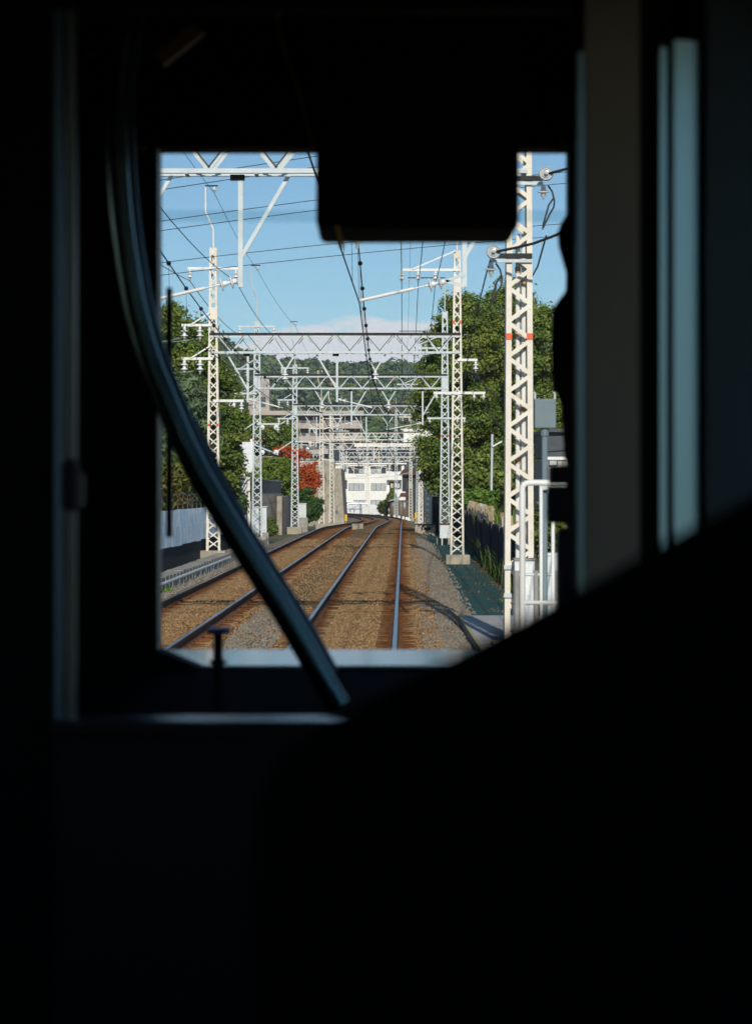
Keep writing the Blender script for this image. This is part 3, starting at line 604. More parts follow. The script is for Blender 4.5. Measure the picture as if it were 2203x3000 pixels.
while y < 84: MB().tube([(along(y, -5.85), y, -.45), (along(y, -5.85), y, -.13)], .03, 6).build('peg', M['galv'], t); y += 1.7
# right: dark sheet fence with old timber pales
t = thing('sheet_fence', (along(95, 3.05), 95, -.45), 'dark navy sheet fence topped with old timber pales, right of green path', 'fence')
y = 56.0
while y < 150:
    h = 1.12+random.uniform(-.06, .06)+(.12 if y > 92 else 0)
    corr(MB(), (along(y, 3.05)+random.uniform(-.03, .03), y), (along(y+1.55, 3.05)+random.uniform(-.03, .03), y+1.55), -.48, h, .16, .03).build('panel', M['navysheet'], t)
    MB().box(along(y, 3.02), along(y, 3.08), y-.03, y+.03, -.48, h+.05).build('post', M['darksteel_and_shade'], t); y += 1.6
y = 62.0; pm = [mat('pale_a', (.55, .46, .33), (.40, .30, .20), 5, .9, stretch=(4, 4, .5)), mat('pale_b', (.52, .50, .44), (.38, .34, .28), 5, .9, stretch=(4, 4, .5)), mat('pale_c', (.46, .27, .13), (.30, .17, .09), 5, .9, stretch=(4, 4, .5))]
while y < 135:
    h = 1.62+random.uniform(-.14, .1)-(.15 if y < 84 else 0)
    if random.random() < (.55 if y < 88 else .97): MB().box(along(y, 3.2), along(y, 3.2)+.13, y, y+.13, .2, h).build('pale', random.choice(pm), t)
    y += .62 if y > 88 else 1.15
# white equipment cabinets by the left masts
for (a, b, c, d, Yc, lab) in ((741, 781, 1486, 1560, 121, 'tall pale cabinet behind the third portal left mast'), (874, 897, 1476, 1516, 158, 'white ribbed cabinet beside the fourth portal left mast')):
    t = thing('equipment_cabinet', (SX((a+b)/2, Yc), Yc, -.4), lab, 'cabinet', 'trackside equipment cabinets')
    cb = corr(MB().box(SX(a, Yc), SX(b, Yc), Yc, Yc+.6, SZ(d, Yc), SZ(c, Yc)), (SX(a, Yc)+.04, Yc-.02), (SX(b, Yc)-.04, Yc-.02), SZ(d, Yc)+.1, SZ(c, Yc)-.08, .14, .02).build('body', M['boxwhite'], t)
    MB().box(SX(a, Yc)-.03, SX(b, Yc)+.03, Yc-.06, Yc+.65, SZ(c, Yc), SZ(c, Yc)+.04).build('lid', M['boxwhite'], t)
    MB().box(SX(a, Yc)-.1, SX(b, Yc)+.1, Yc-.1, Yc+.7, ztr(Yc)-.6, SZ(d, Yc)-.004).build('plinth', M['greyconc'], t)
# concrete wall stub, culvert box, grey cabinets right
b = MB().box(SX(811, 150), SX(811, 150)+.32, 150, 167, -.6, SZ(1454, 150)); single('concrete_wall', b, M['concrete'], 'short weathered concrete wall beside the grey shed', 'wall', bevel=.02)
t = thing('culvert_box', (SX(1247, 152), 152, -.6), 'concrete culvert box with dark opening beside right ballast', 'culvert')
x0, x1, Yc = SX(1216, 140), SX(1276, 140), 140.0; z0, z1 = -.55, SZ(1538, 140)
MB().box(x0, SX(1242, Yc), Yc, Yc+1.5, z0, z1).box(SX(1262, Yc), x1, Yc, Yc+1.5, z0, z1).box(SX(1242, Yc), SX(1262, Yc), Yc, Yc+1.5, z0, SZ(1553, Yc)).box(SX(1242, Yc), SX(1262, Yc), Yc, Yc+1.5, SZ(1545, Yc), z1).build('body', M['concrete'], t)
MB().box(SX(1242, Yc), SX(1262, Yc), Yc+.6, Yc+.65, SZ(1553, Yc), SZ(1545, Yc)).build('opening', M['frame'], t); MB().box(x0-.02, x1+.02, Yc-.03, Yc+1.53, z1+.002, z1+.05).build('lid', M['darksteel_and_shade'], t)
t = thing('equipment_cabinet', (SX(1303, 121), 121, -.4), 'low grey cabinet at the foot of the third portal right mast', 'cabinet', 'trackside equipment cabinets')
MB().box(SX(1288, 116.5), SX(1316, 116.5), 116.5, 117.2, -.1, SZ(1537, 116.5)).build('body', M['boxwhite'], t, bevel=.01); MB().box(SX(1286, 116.5), SX(1318, 116.5), 116.45, 117.25, SZ(1537, 116.5), SZ(1537, 116.5)+.06).build('lid', M['browntile'], t)
MB().tube([(SX(1288, 116), 116, .08), (SX(1293, 116), 116, .08), (SX(1295, 116), 116, .0), (SX(1295, 116), 116, -.45)], .03, 7).build('pipe', M['white'], t)
b = MB().box(SX(1268, 146), SX(1286, 146), 146, 149, -.6, SZ(1455, 146)); single('dark_timber_post', b, M['darkwall'], 'thick black timber post at the end of the right fence', 'post', bevel=.03)
for px_, py0, py1, Yc, lab in ((1218.5, 1502, 1520, 262, 'yellow trackside device on post right of the far curve'), (1013.5, 1507, 1527, 250, 'yellow trackside device on post by the retaining wall')):
    t = thing('trackside_device', (SX(px_, Yc), Yc, ztr(Yc)-.4), lab, 'trackside device', 'yellow trackside devices')
    MB().box(SX(px_-3.5, Yc), SX(px_+3.5, Yc), Yc, Yc+.25, SZ(py1, Yc), SZ(py0, Yc)).build('case', M['yellow'], t, bevel=.03); MB().tube([(SX(px_, Yc), Yc+.1, ztr(Yc)-.5), (SX(px_, Yc), Yc+.1, SZ(py1, Yc)+.02)], .05, 6).build('post', M['yellow'], t)
for k in range(7):
    y = 296+k*7; single('track_marker', MB().box(along(y, .95)-.14, along(y, .95)+.14, y, y+.2, ztr(y)-.3, ztr(y)+.12), M['white'], 'white marker stone on the outside of the far curve, %s from the camera' % ['nearest', 'second', 'third', 'fourth', 'fifth', 'sixth', 'farthest'][k], 'marker', 'white marker stones along the far curve')
# street lamp beyond the right fence
t = thing('street_lamp', (SX(1439, 118), 118, -.4), 'slim grey street lamp in front of the right tree', 'street lamp'); Yc = 118
MB().tube([(SX(1437, Yc), Yc, -.5), (SX(1442, Yc), Yc, SZ(1272, Yc))], [.07, .055], 8).build('pole', M['galv'], t)
MB().bar((SX(1442, Yc), Yc-.1, SZ(1308, Yc)), (SX(1470, Yc), Yc-.1, SZ(1293, Yc)), .12, .07).build('lamp_head', M['white'], t)
MB().tube([(SX(1440, Yc), Yc, SZ(1309, Yc)), (SX(1444, Yc), Yc-.1, SZ(1307, Yc))], .03, 6).build('arm', M['galv'], t)
# platform end: handrail, signal box on pole
Yc = 15.2; r = .019
t = thing('handrail', (1.0, Yc, 1.1), 'white tubular handrail at the platform end on the right', 'handrail')
xh = SX(1530, Yc); zh = SZ(1414, Yc)
MB().tube([(xh, Yc, 1.1)]+[(xh, Yc, zh-.05)]+[(xh+.04-.04*math.cos(a), Yc, zh-.04+.04*math.sin(a)) for a in (.3, .7, 1.1)]+[(xh+.05, Yc, zh), (SX(1900, Yc), Yc, zh)], r, 10).build('top_rail', M['white'], t, smooth=True)
for px_, ztop in ((1585, zh-.02), (1620, SZ(1500, Yc)), (1760, zh-.02)): MB().tube([(SX(px_, Yc), Yc, 1.1), (SX(px_, Yc), Yc, ztop)], .011, 8).build('post', M['white'], t, smooth=True)
MB().tube([(xh, Yc, SZ(1766, Yc)), (SX(1900, Yc), Yc, SZ(1766, Yc))], .014, 8).build('mid_rail', M['white'], t, smooth=True)
Yc = 17.5
t = thing('signal_box', (SX(1597, Yc), Yc, -.45), 'blue grey trackside box on a pole behind the white handrail', 'signal box')
MB().tube([(SX(1597, Yc), Yc+.05, -.5), (SX(1597, Yc), Yc+.05, SZ(1258, Yc))], .021, 10).build('pole', M['boxgrey'], t, smooth=True)
MB().box(SX(1566, Yc), SX(1629, Yc), Yc, Yc+.12, SZ(1254, Yc), SZ(1168, Yc)).build('case', M['boxgrey'], t, bevel=.006)
MB().tube([(SX(1597, Yc), Yc+.05, SZ(1276, Yc)), (SX(1597, Yc), Yc+.05, SZ(1256, Yc))], .030, 10).build('collar', M['boxgrey'], t)
for px_ in (1568, 1626): MB().tube([(SX(px_, Yc), Yc+.03, SZ(1170, Yc)), (SX(px_, Yc), Yc+.03, SZ(1152, Yc)), (SX(px_-4, Yc), Yc+.03, SZ(1148, Yc))], .008, 6).build('lifting_eye', M['galv'], t)
MB().box(SX(1590, Yc), SX(1604, Yc), Yc-.012, Yc-.001, SZ(1435, Yc), SZ(1415, Yc)).build('pole_band', M['galv'], t)
# low mesh fence with wall on the right beyond the platform
t = thing('low_fence', (SX(1560, 33), 33, -.5), 'low wire fence with grey posts behind the white handrail', 'fence'); Yc = 33
for px_ in (1514, 1570, 1628): MB().tube([(SX(px_, Yc), Yc, -.5), (SX(px_, Yc), Yc, SZ(1672, Yc))], .035, 8).build('post', M['greyconc'], t)
MB().tube([(SX(1514, Yc), Yc, SZ(1684, Yc)), (SX(1900, Yc), Yc, SZ(1684, Yc))], .022, 7).build('top_rail', M['galv'], t)
mw = MB()
for k in range(26): mw.tube([(SX(1516, Yc)+k*.06, Yc, -.45), (SX(1516, Yc)+k*.06+.45, Yc, SZ(1690, Yc))], .0025, 3, False).tube([(SX(1516, Yc)+k*.06+.45, Yc, -.45), (SX(1516, Yc)+k*.06, Yc, SZ(1690, Yc))], .0025, 3, False)
tag(mw.build('wire_mesh', M['galv'], t), kind='stuff')
t = thing('equipment_cabinet', (SX(1605, 40), 40, -.5), 'pale blue white cabinet at right edge behind the blue grey pole', 'cabinet', 'trackside equipment cabinets'); Yc = 40
MB().box(SX(1600, Yc), SX(1650, Yc), Yc, Yc+.4, -.5, SZ(1628, Yc)).build('body', M['boxwhite'], t, bevel=.01); MB().box(SX(1598, Yc), SX(1652, Yc), Yc-.02, Yc+.42, SZ(1628, Yc), SZ(1621, Yc)).build('lid', M['white'], t)
# ------------------------------------------------------------------ buildings
def window(P, x0, x1, z0, z1, Y, panes=(0, 1), dark=False, fr=.05):
    f = MB(); f.box(x0-fr, x1+fr, Y-.03, Y+.03, z0-fr, z0).box(x0-fr, x1+fr, Y-.03, Y+.03, z1, z1+fr).box(x0-fr, x0, Y-.03, Y+.03, z0, z1).box(x1, x1+fr, Y-.03, Y+.03, z0, z1)
    n = len(panes); w = (x1-x0)/n
    for k in range(1, n): f.box(x0+k*w-.03, x0+k*w+.03, Y-.025, Y+.03, z0, z1)
    o = f.build('window', M['frame'], P)
    for k, c in enumerate(panes): MB().box(x0+k*w+(.03 if k else 0), x0+(k+1)*w-(.03 if k < n-1 else 0), Y-.012, Y+.012, z0, z1).build('pane', M['glasspale'] if c else M['glassdark'], o)
    return o
# white apartment block across the end of the line
Y = 395.0; k_ = Y/F
t = thing('apartment_block', (0, Y, -1.8), 'ivory apartment block with dark sloping roof at the end of the line', 'building')
def sx(p): return SX(p, Y)
def sz(p): return SZ(p, Y)
xL_, xR_ = sx(975), sx(1184); ze = sz(1360); rows = [(sz(1436), sz(1417)), (sz(1386), sz(1367))]
# facade in real pieces round the balcony openings
bal = [(sx(1133), sx(1176), sz(1434), sz(1406)), (sx(1140), sx(1176), sz(1382), sz(1360))]
w = MB(); w.box(xL_, sx(1133), Y, Y+9, -1.9, ze); w.box(sx(1133), sx(1176), Y, Y+9, -1.9, sz(1434)); w.box(sx(1133), sx(1176), Y, Y+9, sz(1406), sz(1382)); w.box(sx(1176), xR_, Y, Y+9, -1.9, ze)
w.box(sx(1133), sx(1176), Y+1.6, Y+9, sz(1434), sz(1406)); w.box(sx(1133), sx(1176), Y+1.6, Y+9, sz(1382), ze)
w.build('wall', M['whitewall'], t)
for (a, b, c, d) in bal: window(t, a+.5, b-.4, c+.1, d-.35, Y+1.57, (0, 0, 0))
bl = MB()
for q in range(22): bl.bar((sx(1140)+q*.09, Y+.1, sz(1381.5)), (sx(1140)+q*.09, Y+.1, sz(1371)), .02, .02)
bl.bar((sx(1139), Y+.1, sz(1371)), (sx(1176), Y+.1, sz(1371)), .04, .05); tag(bl.build('balcony_railing', M['frame'], t), kind='stuff')
for q, c in enumerate(((.7, .7, .68), (.55, .35, .12), (.12, .10, .10), (.75, .75, .74), (.30, .42, .60), (.62, .60, .55), (.15, .2, .35))):
    MB().box(sx(1145)+q*.235, sx(1145)+q*.235+.19, Y+.5, Y+.54, sz(1431)+random.uniform(0, .25), sz(1416)).build('laundry', mat('laundry_%d' % q, c, None, 4, .9), t)
for (z0, z1) in rows:
    window(t, sx(1022), sx(1066), z0, z1, Y-.02, (1, 1, 1) if z0 < 3 else (0, 0, 1)); window(t, sx(1088), sx(1130), z0, z1, Y-.02, (1, 1, 1) if z0 < 3 else (1, 1, 0))
    MB().box(sx(1000), sx(1017), Y-.02, Y+.05, z0+.2, z1+.6).build('window', M['glassdark'], t)
for (a, b) in ((1036, 1072), (1087, 1116)): window(t, sx(a), sx(b), sz(1478), sz(1466), Y-.02, (1, 1))
for a, b in ((1019, 1069), (1086, 1133)): MB().box(sx(a), sx(b), Y-.8, Y, sz(1366), sz(1362.5)).build('awning', M['white'], t)
MB().box(xL_-.4, xR_+.4, Y-.5, Y+.1, ze, ze+.22).build('eave', M['whitewall'], t)
MB().add([(sx(960), Y-.3, ze+.2), (sx(1230), Y-.3, ze+.2), (sx(1230), Y+6, sz(1311)), (sx(960), Y+6, sz(1311)), (sx(960), Y+6, ze+.2), (sx(1230), Y+6, ze+.2)], [(0, 1, 2, 3), (4, 3, 2, 5), (0, 3, 4), (1, 5, 2), (0, 4, 5, 1)]).build('roof', M['slate'], t)
# cars and white panel fence before the block
t = thing('panel_fence', (SX(1062, 376), 376, -1.7), 'white corrugated panel fence in front of the apartment block', 'fence'); Yf = 376
for a, b in ((1007, 1029), (1029.6, 1051), (1051.6, 1072), (1076, 1096), (1096.6, 1117)): corr(MB(), (SX(a, Yf), Yf), (SX(b, Yf), Yf), -1.65, SZ(1478, Yf)+random.uniform(-.04, .04), .3, .04).build('panel', M['whitesheet'], t)
for a in (1007, 1029.3, 1051.3, 1072, 1076, 1096.3, 1117): MB().box(SX(a, Yf)-.05, SX(a, Yf)+.05, Yf-.1, Yf-.04, -1.8, SZ(1477, Yf)).build('post', M['white'], t)
def car(xc, Yc, z, L, W, H, m, lab, van):
    t = thing('parked_car', (xc, Yc, z), lab, 'car', 'cars parked before the apartment block')
    prof = [(-.5, .18), (-.5, .55), (-.46, .62), (-.36, .68), (-.27, .97), (-.2, 1), (.42, 1), (.48, .95), (.5, .6), (.5, .18)] if van else [(-.5, .2), (-.5, .5), (-.46, .58), (-.22, .66), (-.1, .96), (0, 1), (.25, 1), (.4, .7), (.48, .64), (.5, .5), (.5, .2)]
    n = len(prof); vv = [(xc+p*L, Yc+s*W/2*(1 if q < .7 else .88), z+q*H) for s in (-1, 1) for p, q in prof]
    body = MB().add(vv, [tuple(range(n)), tuple(range(n, 2*n))[::-1]]+[(i, n+i, n+(i+1) % n, (i+1) % n) for i in range(n)]).build('body', m, t, bevel=.05)
    for a, b in ((-.22, .02), (.04, .24), (.26, .43)): MB().box(xc+a*L, xc+b*L, Yc-W/2*.94-.02, Yc-W/2*.86, z+.68*H, z+.92*H).build('window', M['glassdark'], t)
    for a in (-.32, .32):
        for s in (-1, 1): MB().lathe((xc+a*L, Yc+s*W/2*.98, z+.3), (0, -s, 0), [(.2, -.02), (.31, 0), (.31, .2), (.2, .21)], 14).build('wheel', M['frame'], t)
car(SX(1040, 381), 381, -1.83, 4.4, 1.7, 1.95, M['carwhite'], 'white van parked behind the white panel fence, right one', True); car(SX(1000, 383), 383, -1.83, 4.3, 1.7, 2.2, M['carwhite'], 'white van parked by the retaining wall, left one', True)
# pale building with white parapet behind the block
Y = 440.0; t = thing('office_building', (2, Y, -1.8), 'wide pale building with white parapet behind the dark roof', 'building')
MB().box(SX(1040, Y), SX(1300, Y), Y, Y+14, -2, SZ(1309, Y)).build('wall', M['glassdark'], t); MB().box(SX(1038, Y), SX(1302, Y), Y-.5, Y+14.2, SZ(1309, Y), SZ(1295, Y)).build('parapet', M['whitewall'], t)
MB().box(SX(1183, Y), SX(1300, Y), Y+2, Y+12, SZ(1295, Y), SZ(1255, Y)).build('penthouse', M['whitewall'], t)
MB().box(SX(1112, Y), SX(1136, Y), Y-.9, Y-.5, SZ(1311, Y), SZ(1296, Y)).build('awning', M['white'], t)
for a in range(1050, 1290, 24): window(t, SX(a, Y), SX(a+16, Y), SZ(1330, Y), SZ(1314, Y), Y-.04, (0, 1))
# pink apartment slab on the left, tower block of its stair
Y = 520.0; t = thing('apartment_block', (-18, Y, -1.8), 'long pale pink apartment block with balconies and stair tower, left', 'building')
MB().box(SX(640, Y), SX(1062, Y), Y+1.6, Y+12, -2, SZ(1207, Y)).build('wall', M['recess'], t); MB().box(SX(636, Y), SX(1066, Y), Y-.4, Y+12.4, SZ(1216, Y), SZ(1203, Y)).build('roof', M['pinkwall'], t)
for f_ in range(6):
    pz = 1255+f_*37.3; MB().box(SX(640, Y), SX(1062, Y), Y-.1, Y+.12, SZ(pz, Y), SZ(pz-15, Y)).build('balcony_front', M['pinkwall'], t); MB().box(SX(640, Y), SX(1062, Y), Y+.12, Y+1.6, SZ(pz, Y), SZ(pz, Y)+.18).build('balcony_floor', M['pinkwall'], t)
    for a in range(652, 1050, 46):
        if f_ < 4: window(t, SX(a, Y), SX(a+26, Y), SZ(pz-2, Y), SZ(pz-24, Y), Y+1.55, (0, 1) if (a//46+f_) % 3 else (0, 0)); MB().box(SX(a+36, Y), SX(a+38, Y), Y+.1, Y+1.6, SZ(pz, Y), SZ(pz-38, Y)).build('partition', M['pinkwall'], t)
tw = MB().box(SX(763, Y), SX(789, Y), Y+.5, Y+8, SZ(1210, Y), SZ(1109, Y)); tw.box(SX(728, Y), SX(763, Y), Y+.5, Y+7, SZ(1206, Y), SZ(1165, Y)); tw.build('stair_tower', M['pinkwall'], t)
MB().box(SX(779, Y), SX(784, Y), Y+.46, Y+.52, SZ(1132, Y), SZ(1119, Y)).build('window', M['glassdark'], t); MB().box(SX(764, Y), SX(778, Y), Y+.46, Y+.52, SZ(1192, Y), SZ(1162, Y)).build('window', M['glassdark'], t)
# white corrugated building with silver roof (left)
Y = 190.0; t = thing('corrugated_building', (SX(730, Y), Y, -.9), 'white siding building with silver ribbed roof, left behind hedge', 'building')
for q in range(12): MB().box(SX(690, Y), SX(742, Y), Y+(.03 if q % 2 else 0), Y+.3, SZ(1400-q*8.8, Y), SZ(1392.2-q*8.8, Y)+.02).build('siding', M['whitesheet'], t)
MB().box(SX(690, Y), SX(742, Y), Y+.3, Y+14, -1.2, SZ(1300, Y)).build('wall', M['whitesheet'], t); MB().box(SX(733, Y), SX(742, Y), Y-.1, Y+.3, SZ(1400, Y), SZ(1286, Y)).build('corner_post', M['whitesheet'], t)
MB().box(SX(742, Y), SX(812, Y), Y+.4, Y+14, -1.2, SZ(1336, Y)).build('wall', M['shedgrey'], t)
rb = MB()
for q in range(14):
    y0 = Y+q; rb.add([(SX(741, Y), y0, SZ(1299, Y)), (SX(741, Y), y0+.96, SZ(1299, Y)), (SX(815, Y), y0+.96, SZ(1330, Y)), (SX(815, Y), y0, SZ(1330, Y)), (SX(741, Y), y0, SZ(1303, Y)), (SX(741, Y), y0+.96, SZ(1303, Y)), (SX(815, Y), y0+.96, SZ(1334, Y)), (SX(815, Y), y0, SZ(1334, Y))], [(0, 3, 2, 1), (4, 5, 6, 7), (0, 4, 7, 3), (1, 2, 6, 5), (3, 7, 6, 2), (0, 1, 5, 4)])
rb.build('roof', M['silverroof'], t)
# grey corrugated shed along the left side
t = thing('corrugated_shed', (-7, 140, -.5), 'grey corrugated shed facing the tracks behind the third mast', 'shed')
xs0, xs1 = SX(735, 126), SX(822, 168)
for z0, z1 in ((-.5, .5), (.48, 1.5), (1.48, 2.84)): corr(MB(), (xs0+z0*.01, 126), (xs1+z0*.01, 168), z0, z1, .3, .04).build('wall_sheet', M['shedgrey'], t)
MB().box(xs0-4, xs0-.1, 126, 126.2, -.5, 2.8).build('front_wall', M['shedgrey'], t)
MB().add([(xs0+.15, 125.8, 2.86), (xs1+.15, 168.2, 2.80), (xs1-4, 168.2, 3.1), (xs0-4, 125.8, 3.1), (xs0+.15, 125.8, 2.80), (xs1+.15, 168.2, 2.74), (xs1-4, 168.2, 3.04), (xs0-4, 125.8, 3.04)], [(0, 1, 2, 3), (7, 6, 5, 4), (0, 4, 5, 1), (0, 3, 7, 4), (1, 5, 6, 2)]).build('roof', M['silverroof'], t)
# white steel stairs left of the shed
Yc = 123; t = thing('outdoor_stairs', (SX(722, Yc), Yc, -.4), 'white steel stair with railings left of the grey shed', 'stairs')
MB().box(SX(726, Yc), SX(733, Yc), Yc-.1, Yc, -.5, SZ(1398, Yc)).build('post', M['cream'], t)
for k in range(9): MB().box(SX(690+k*4, Yc), SX(697+k*4, Yc), Yc-.8, Yc, SZ(1500-k*8, Yc)-.04, SZ(1500-k*8, Yc)).build('tread', M['white'], t)
for dz in (0, -16, 16): MB().bar((SX(690, Yc), Yc-.85, SZ(1490+dz, Yc)), (SX(728, Yc), Yc-.85, SZ(1412+dz, Yc)), .04, .05).build('railing', M['white'], t)
for k in range(6): MB().box(SX(692+k*6, Yc), SX(693.6+k*6, Yc), Yc-.88, Yc-.84, SZ(1530, Yc), SZ(1478-k*3, Yc)).build('baluster', M['white'], t)
# retaining wall / abutment left of the curve
Y = 255.0; t = thing('retaining_wall', (SX(985, Y), Y, -1.8), 'tall weathered concrete retaining wall left of the far curve', 'wall')
MB().add([(SX(977, Y), Y, -1.8), (SX(1010, Y), Y, -1.8), (SX(999, Y), Y, SZ(1372, Y)), (SX(976, Y), Y, SZ(1372, Y)), (SX(977, Y), Y+30, -1.8), (SX(1010, Y), Y+30, -1.8), (SX(999, Y), Y+30, SZ(1372, Y)), (SX(976, Y), Y+30, SZ(1372, Y))], [(0, 1, 2, 3), (1, 5, 6, 2), (3, 2, 6, 7), (0, 3, 7, 4), (4, 7, 6, 5)]).build('buttress', M['concrete'], t)
MB().add([(SX(880, Y), Y+3, -1.8), (SX(978, Y), Y+3, -1.8), (SX(978, Y), Y+3, SZ(1352, Y)), (SX(940, Y), Y+3, SZ(1349, Y)), (SX(905, Y), Y+3, SZ(1385, Y)), (SX(880, Y), Y+3, SZ(1420, Y)), (SX(880, Y), Y+9, -1.8), (SX(978, Y), Y+9, -1.8), (SX(978, Y), Y+9, SZ(1352, Y)), (SX(940, Y), Y+9, SZ(1349, Y)), (SX(905, Y), Y+9, SZ(1385, Y)), (SX(880, Y), Y+9, SZ(1420, Y))],
         [(0, 1, 2, 3, 4, 5), (2, 8, 9, 3), (3, 9, 10, 4), (4, 10, 11, 5), (1, 7, 8, 2), (11, 10, 9, 8, 7, 6)]).build('wing_wall', M['concrete'], t)
# timber house and house behind, right end of the line
Y = 345.0; t = thing('timber_house', (SX(1165, Y), Y, -1.8), 'small dark timber house with brown tiled roof by the far curve', 'house')
MB().box(SX(1142, Y), SX(1200, Y), Y, Y+6, -1.9, SZ(1466, Y)).build('wall', M['wood'], t)
MB().add([(SX(1137, Y), Y-.6, SZ(1468, Y)), (SX(1172, Y), Y-.6, SZ(1458, Y)), (SX(1172, Y), Y+6, SZ(1456, Y)), (SX(1137, Y), Y+6, SZ(1466, Y)), (SX(1137, Y), Y-.6, SZ(1470, Y)), (SX(1172, Y), Y-.6, SZ(1460, Y)), (SX(1172, Y), Y+6, SZ(1458, Y)), (SX(1137, Y), Y+6, SZ(1468, Y))], [(0, 1, 2, 3), (7, 6, 5, 4), (0, 4, 5, 1), (0, 3, 7, 4), (1, 5, 6, 2)]).build('porch_roof', M['silverroof'], t)
MB().add([(SX(1170, Y), Y-.4, SZ(1456, Y)), (SX(1205, Y), Y-.4, SZ(1456, Y)), (SX(1200, Y), Y+2.5, SZ(1444, Y)), (SX(1175, Y), Y+2.5, SZ(1444, Y)), (SX(1205, Y), Y+5, SZ(1456, Y)), (SX(1170, Y), Y+5, SZ(1456, Y))], [(0, 1, 2, 3), (3, 2, 4, 5), (0, 3, 5), (1, 4, 2)]).build('roof', M['browntile'], t)
for k in range(7): MB().box(SX(1141+k*8, Y), SX(1145+k*8, Y), Y-.06, Y-.004, -1.2, SZ(1472, Y)).build('board', M['greyconc'] if k % 3 == 1 else M['wood'], t)
window(t, SX(1182, Y), SX(1196, Y), SZ(1490, Y), SZ(1472, Y), Y-.05, (1, 0))
Yw = 341; t2 = thing('garden_fence', (SX(1165, Yw), Yw, -1.8), 'dark wooden slat fence before the timber house', 'fence')
for k in range(24): MB().box(SX(1138+k*2.6, Yw), SX(1139.6+k*2.6, Yw), Yw, Yw+.04, -1.7, SZ(1486-(k % 3), Yw)).build('slat', M['wood'], t2)
MB().box(SX(1137, Yw), SX(1201, Yw), Yw+.05, Yw+.1, -1.0, -.9).build('rail', M['wood'], t2); MB().box(SX(1134, Yw), SX(1203, Yw), Yw+.1, Yw+.4, -1.9, -1.35).build('base_wall', M['darkwall'], t2)
Y = 365.0; t = thing('two_storey_house', (SX(1200, Y), Y, -1.8), 'narrow two storey house with red brown roof beside the block', 'house')
MB().box(SX(1180, Y), SX(1225, Y), Y, Y+8, -1.9, SZ(1388, Y)).build('wall', M['darkwall'], t); MB().box(SX(1178, Y), SX(1188, Y), Y-.05, Y-.004, SZ(1470, Y), SZ(1440, Y)).build('wall_panel', M['white'], t)
MB().add([(SX(1169, Y), Y-.8, SZ(1392, Y)), (SX(1230, Y), Y-.8, SZ(1392, Y)), (SX(1230, Y), Y+4, SZ(1374, Y)), (SX(1182, Y), Y+4, SZ(1374, Y)), (SX(1230, Y), Y+9, SZ(1392, Y)), (SX(1169, Y), Y+9, SZ(1392, Y))], [(0, 1, 2, 3), (3, 2, 4, 5), (0, 3, 5), (1, 4, 2)]).build('roof', M['browntile'], t)
window(t, SX(1192, Y), SX(1204, Y), SZ(1430, Y), SZ(1412, Y), Y-.05, (0, 1))
# small white hut and grey house among the right trees
Y = 152.0; t = thing('white_hut', (SX(1345, Y), Y, -.5), 'small white hut half hidden behind the second right mast', 'hut')
MB().box(SX(1318, Y), SX(1366, Y), Y, Y+2.5, -.6, SZ(1434, Y)).build('wall', M['whitewall'], t); MB().box(SX(1316, Y), SX(1368, Y), Y-.1, Y+2.6, SZ(1434, Y), SZ(1430, Y)).build('roof', M['browntile'], t)
Y = 104.0; t = thing('grey_house', (SX(1650, Y), Y, -.5), 'grey house with white band at the right window edge', 'house')
MB().box(SX(1600, Y), SX(1790, Y), Y, Y+8, -.6, SZ(1345, Y)).build('wall', M['shedgrey'], t); MB().box(SX(1598, Y), SX(1792, Y), Y-.08, Y, SZ(1347, Y), SZ(1338, Y)).build('band', M['white'], t); MB().box(SX(1602, Y), SX(1792, Y), Y, Y+8, SZ(1338, Y), SZ(1266, Y)).build('upper_wall', M['slate'], t); MB().box(SX(1596, Y), SX(1796, Y), Y-.3, Y+8.3, SZ(1266, Y), SZ(1256, Y)).build('roof', M['slate'], t)
window(t, SX(1610, Y), SX(1630, Y), SZ(1362, Y), SZ(1349, Y), Y-.04, (1,))
# ------------------------------------------------------------------ vegetation
def leaf_object(name, clumps, per, size, palette, parent, material='leaf', aspect=1.7, droop=0.0, shell=.35):
    """clumps: list of (cx,cy,cz,rx,ry,rz); leaf-sized folded quads through each clump"""
    C = np.array(clumps, float); n = len(C); N = n*per
    ci = np.repeat(np.arange(n), per); d = rng.normal(size=(N, 3)); d /= np.linalg.norm(d, axis=1)[:, None]
    rad = shell+(1.15-shell)*rng.random(N)**.8; sq = rng.uniform(.65, 1.45, (n, 3)); p = C[ci, :3]+d*(C[ci, 3:]*sq[ci])*rad[:, None]+rng.normal(0, .06, (N, 3))
    nr = d+rng.normal(0, .55, (N, 3)); nr[:, 2] += .35; nr /= np.linalg.norm(nr, axis=1)[:, None]
    u = np.cross(nr, rng.normal(size=(N, 3))); u[:, 2] -= droop; u -= nr*(u*nr).sum(1)[:, None]; u /= np.linalg.norm(u, axis=1)[:, None]+1e-9; w = np.cross(nr, u)
    s = size*rng.uniform(.6, 1.35, N)[:, None]
    v = np.stack([p-u*s*aspect*.5, p+w*s*.5+nr*s*.12, p+u*s*aspect*.5, p-w*s*.5+nr*s*.12], 1).reshape(-1, 3)
    f = np.arange(N*4).reshape(-1, 4)
    pal = np.array(palette, float); cc = pal[rng.integers(0, len(pal), n)][ci]*.6+pal[rng.integers(0, len(pal), N)]*.4
    cc = cc*rng.uniform(.75, 1.25, (N, 1)); tint = np.concatenate([np.repeat(cc, 4, 0), np.ones((N*4, 1))], 1)
    if parent is not None: o0 = ORG[parent.name]; v = v-np.array(o0)
    return np_object(name, v, f, M[material], parent, tint=tint)
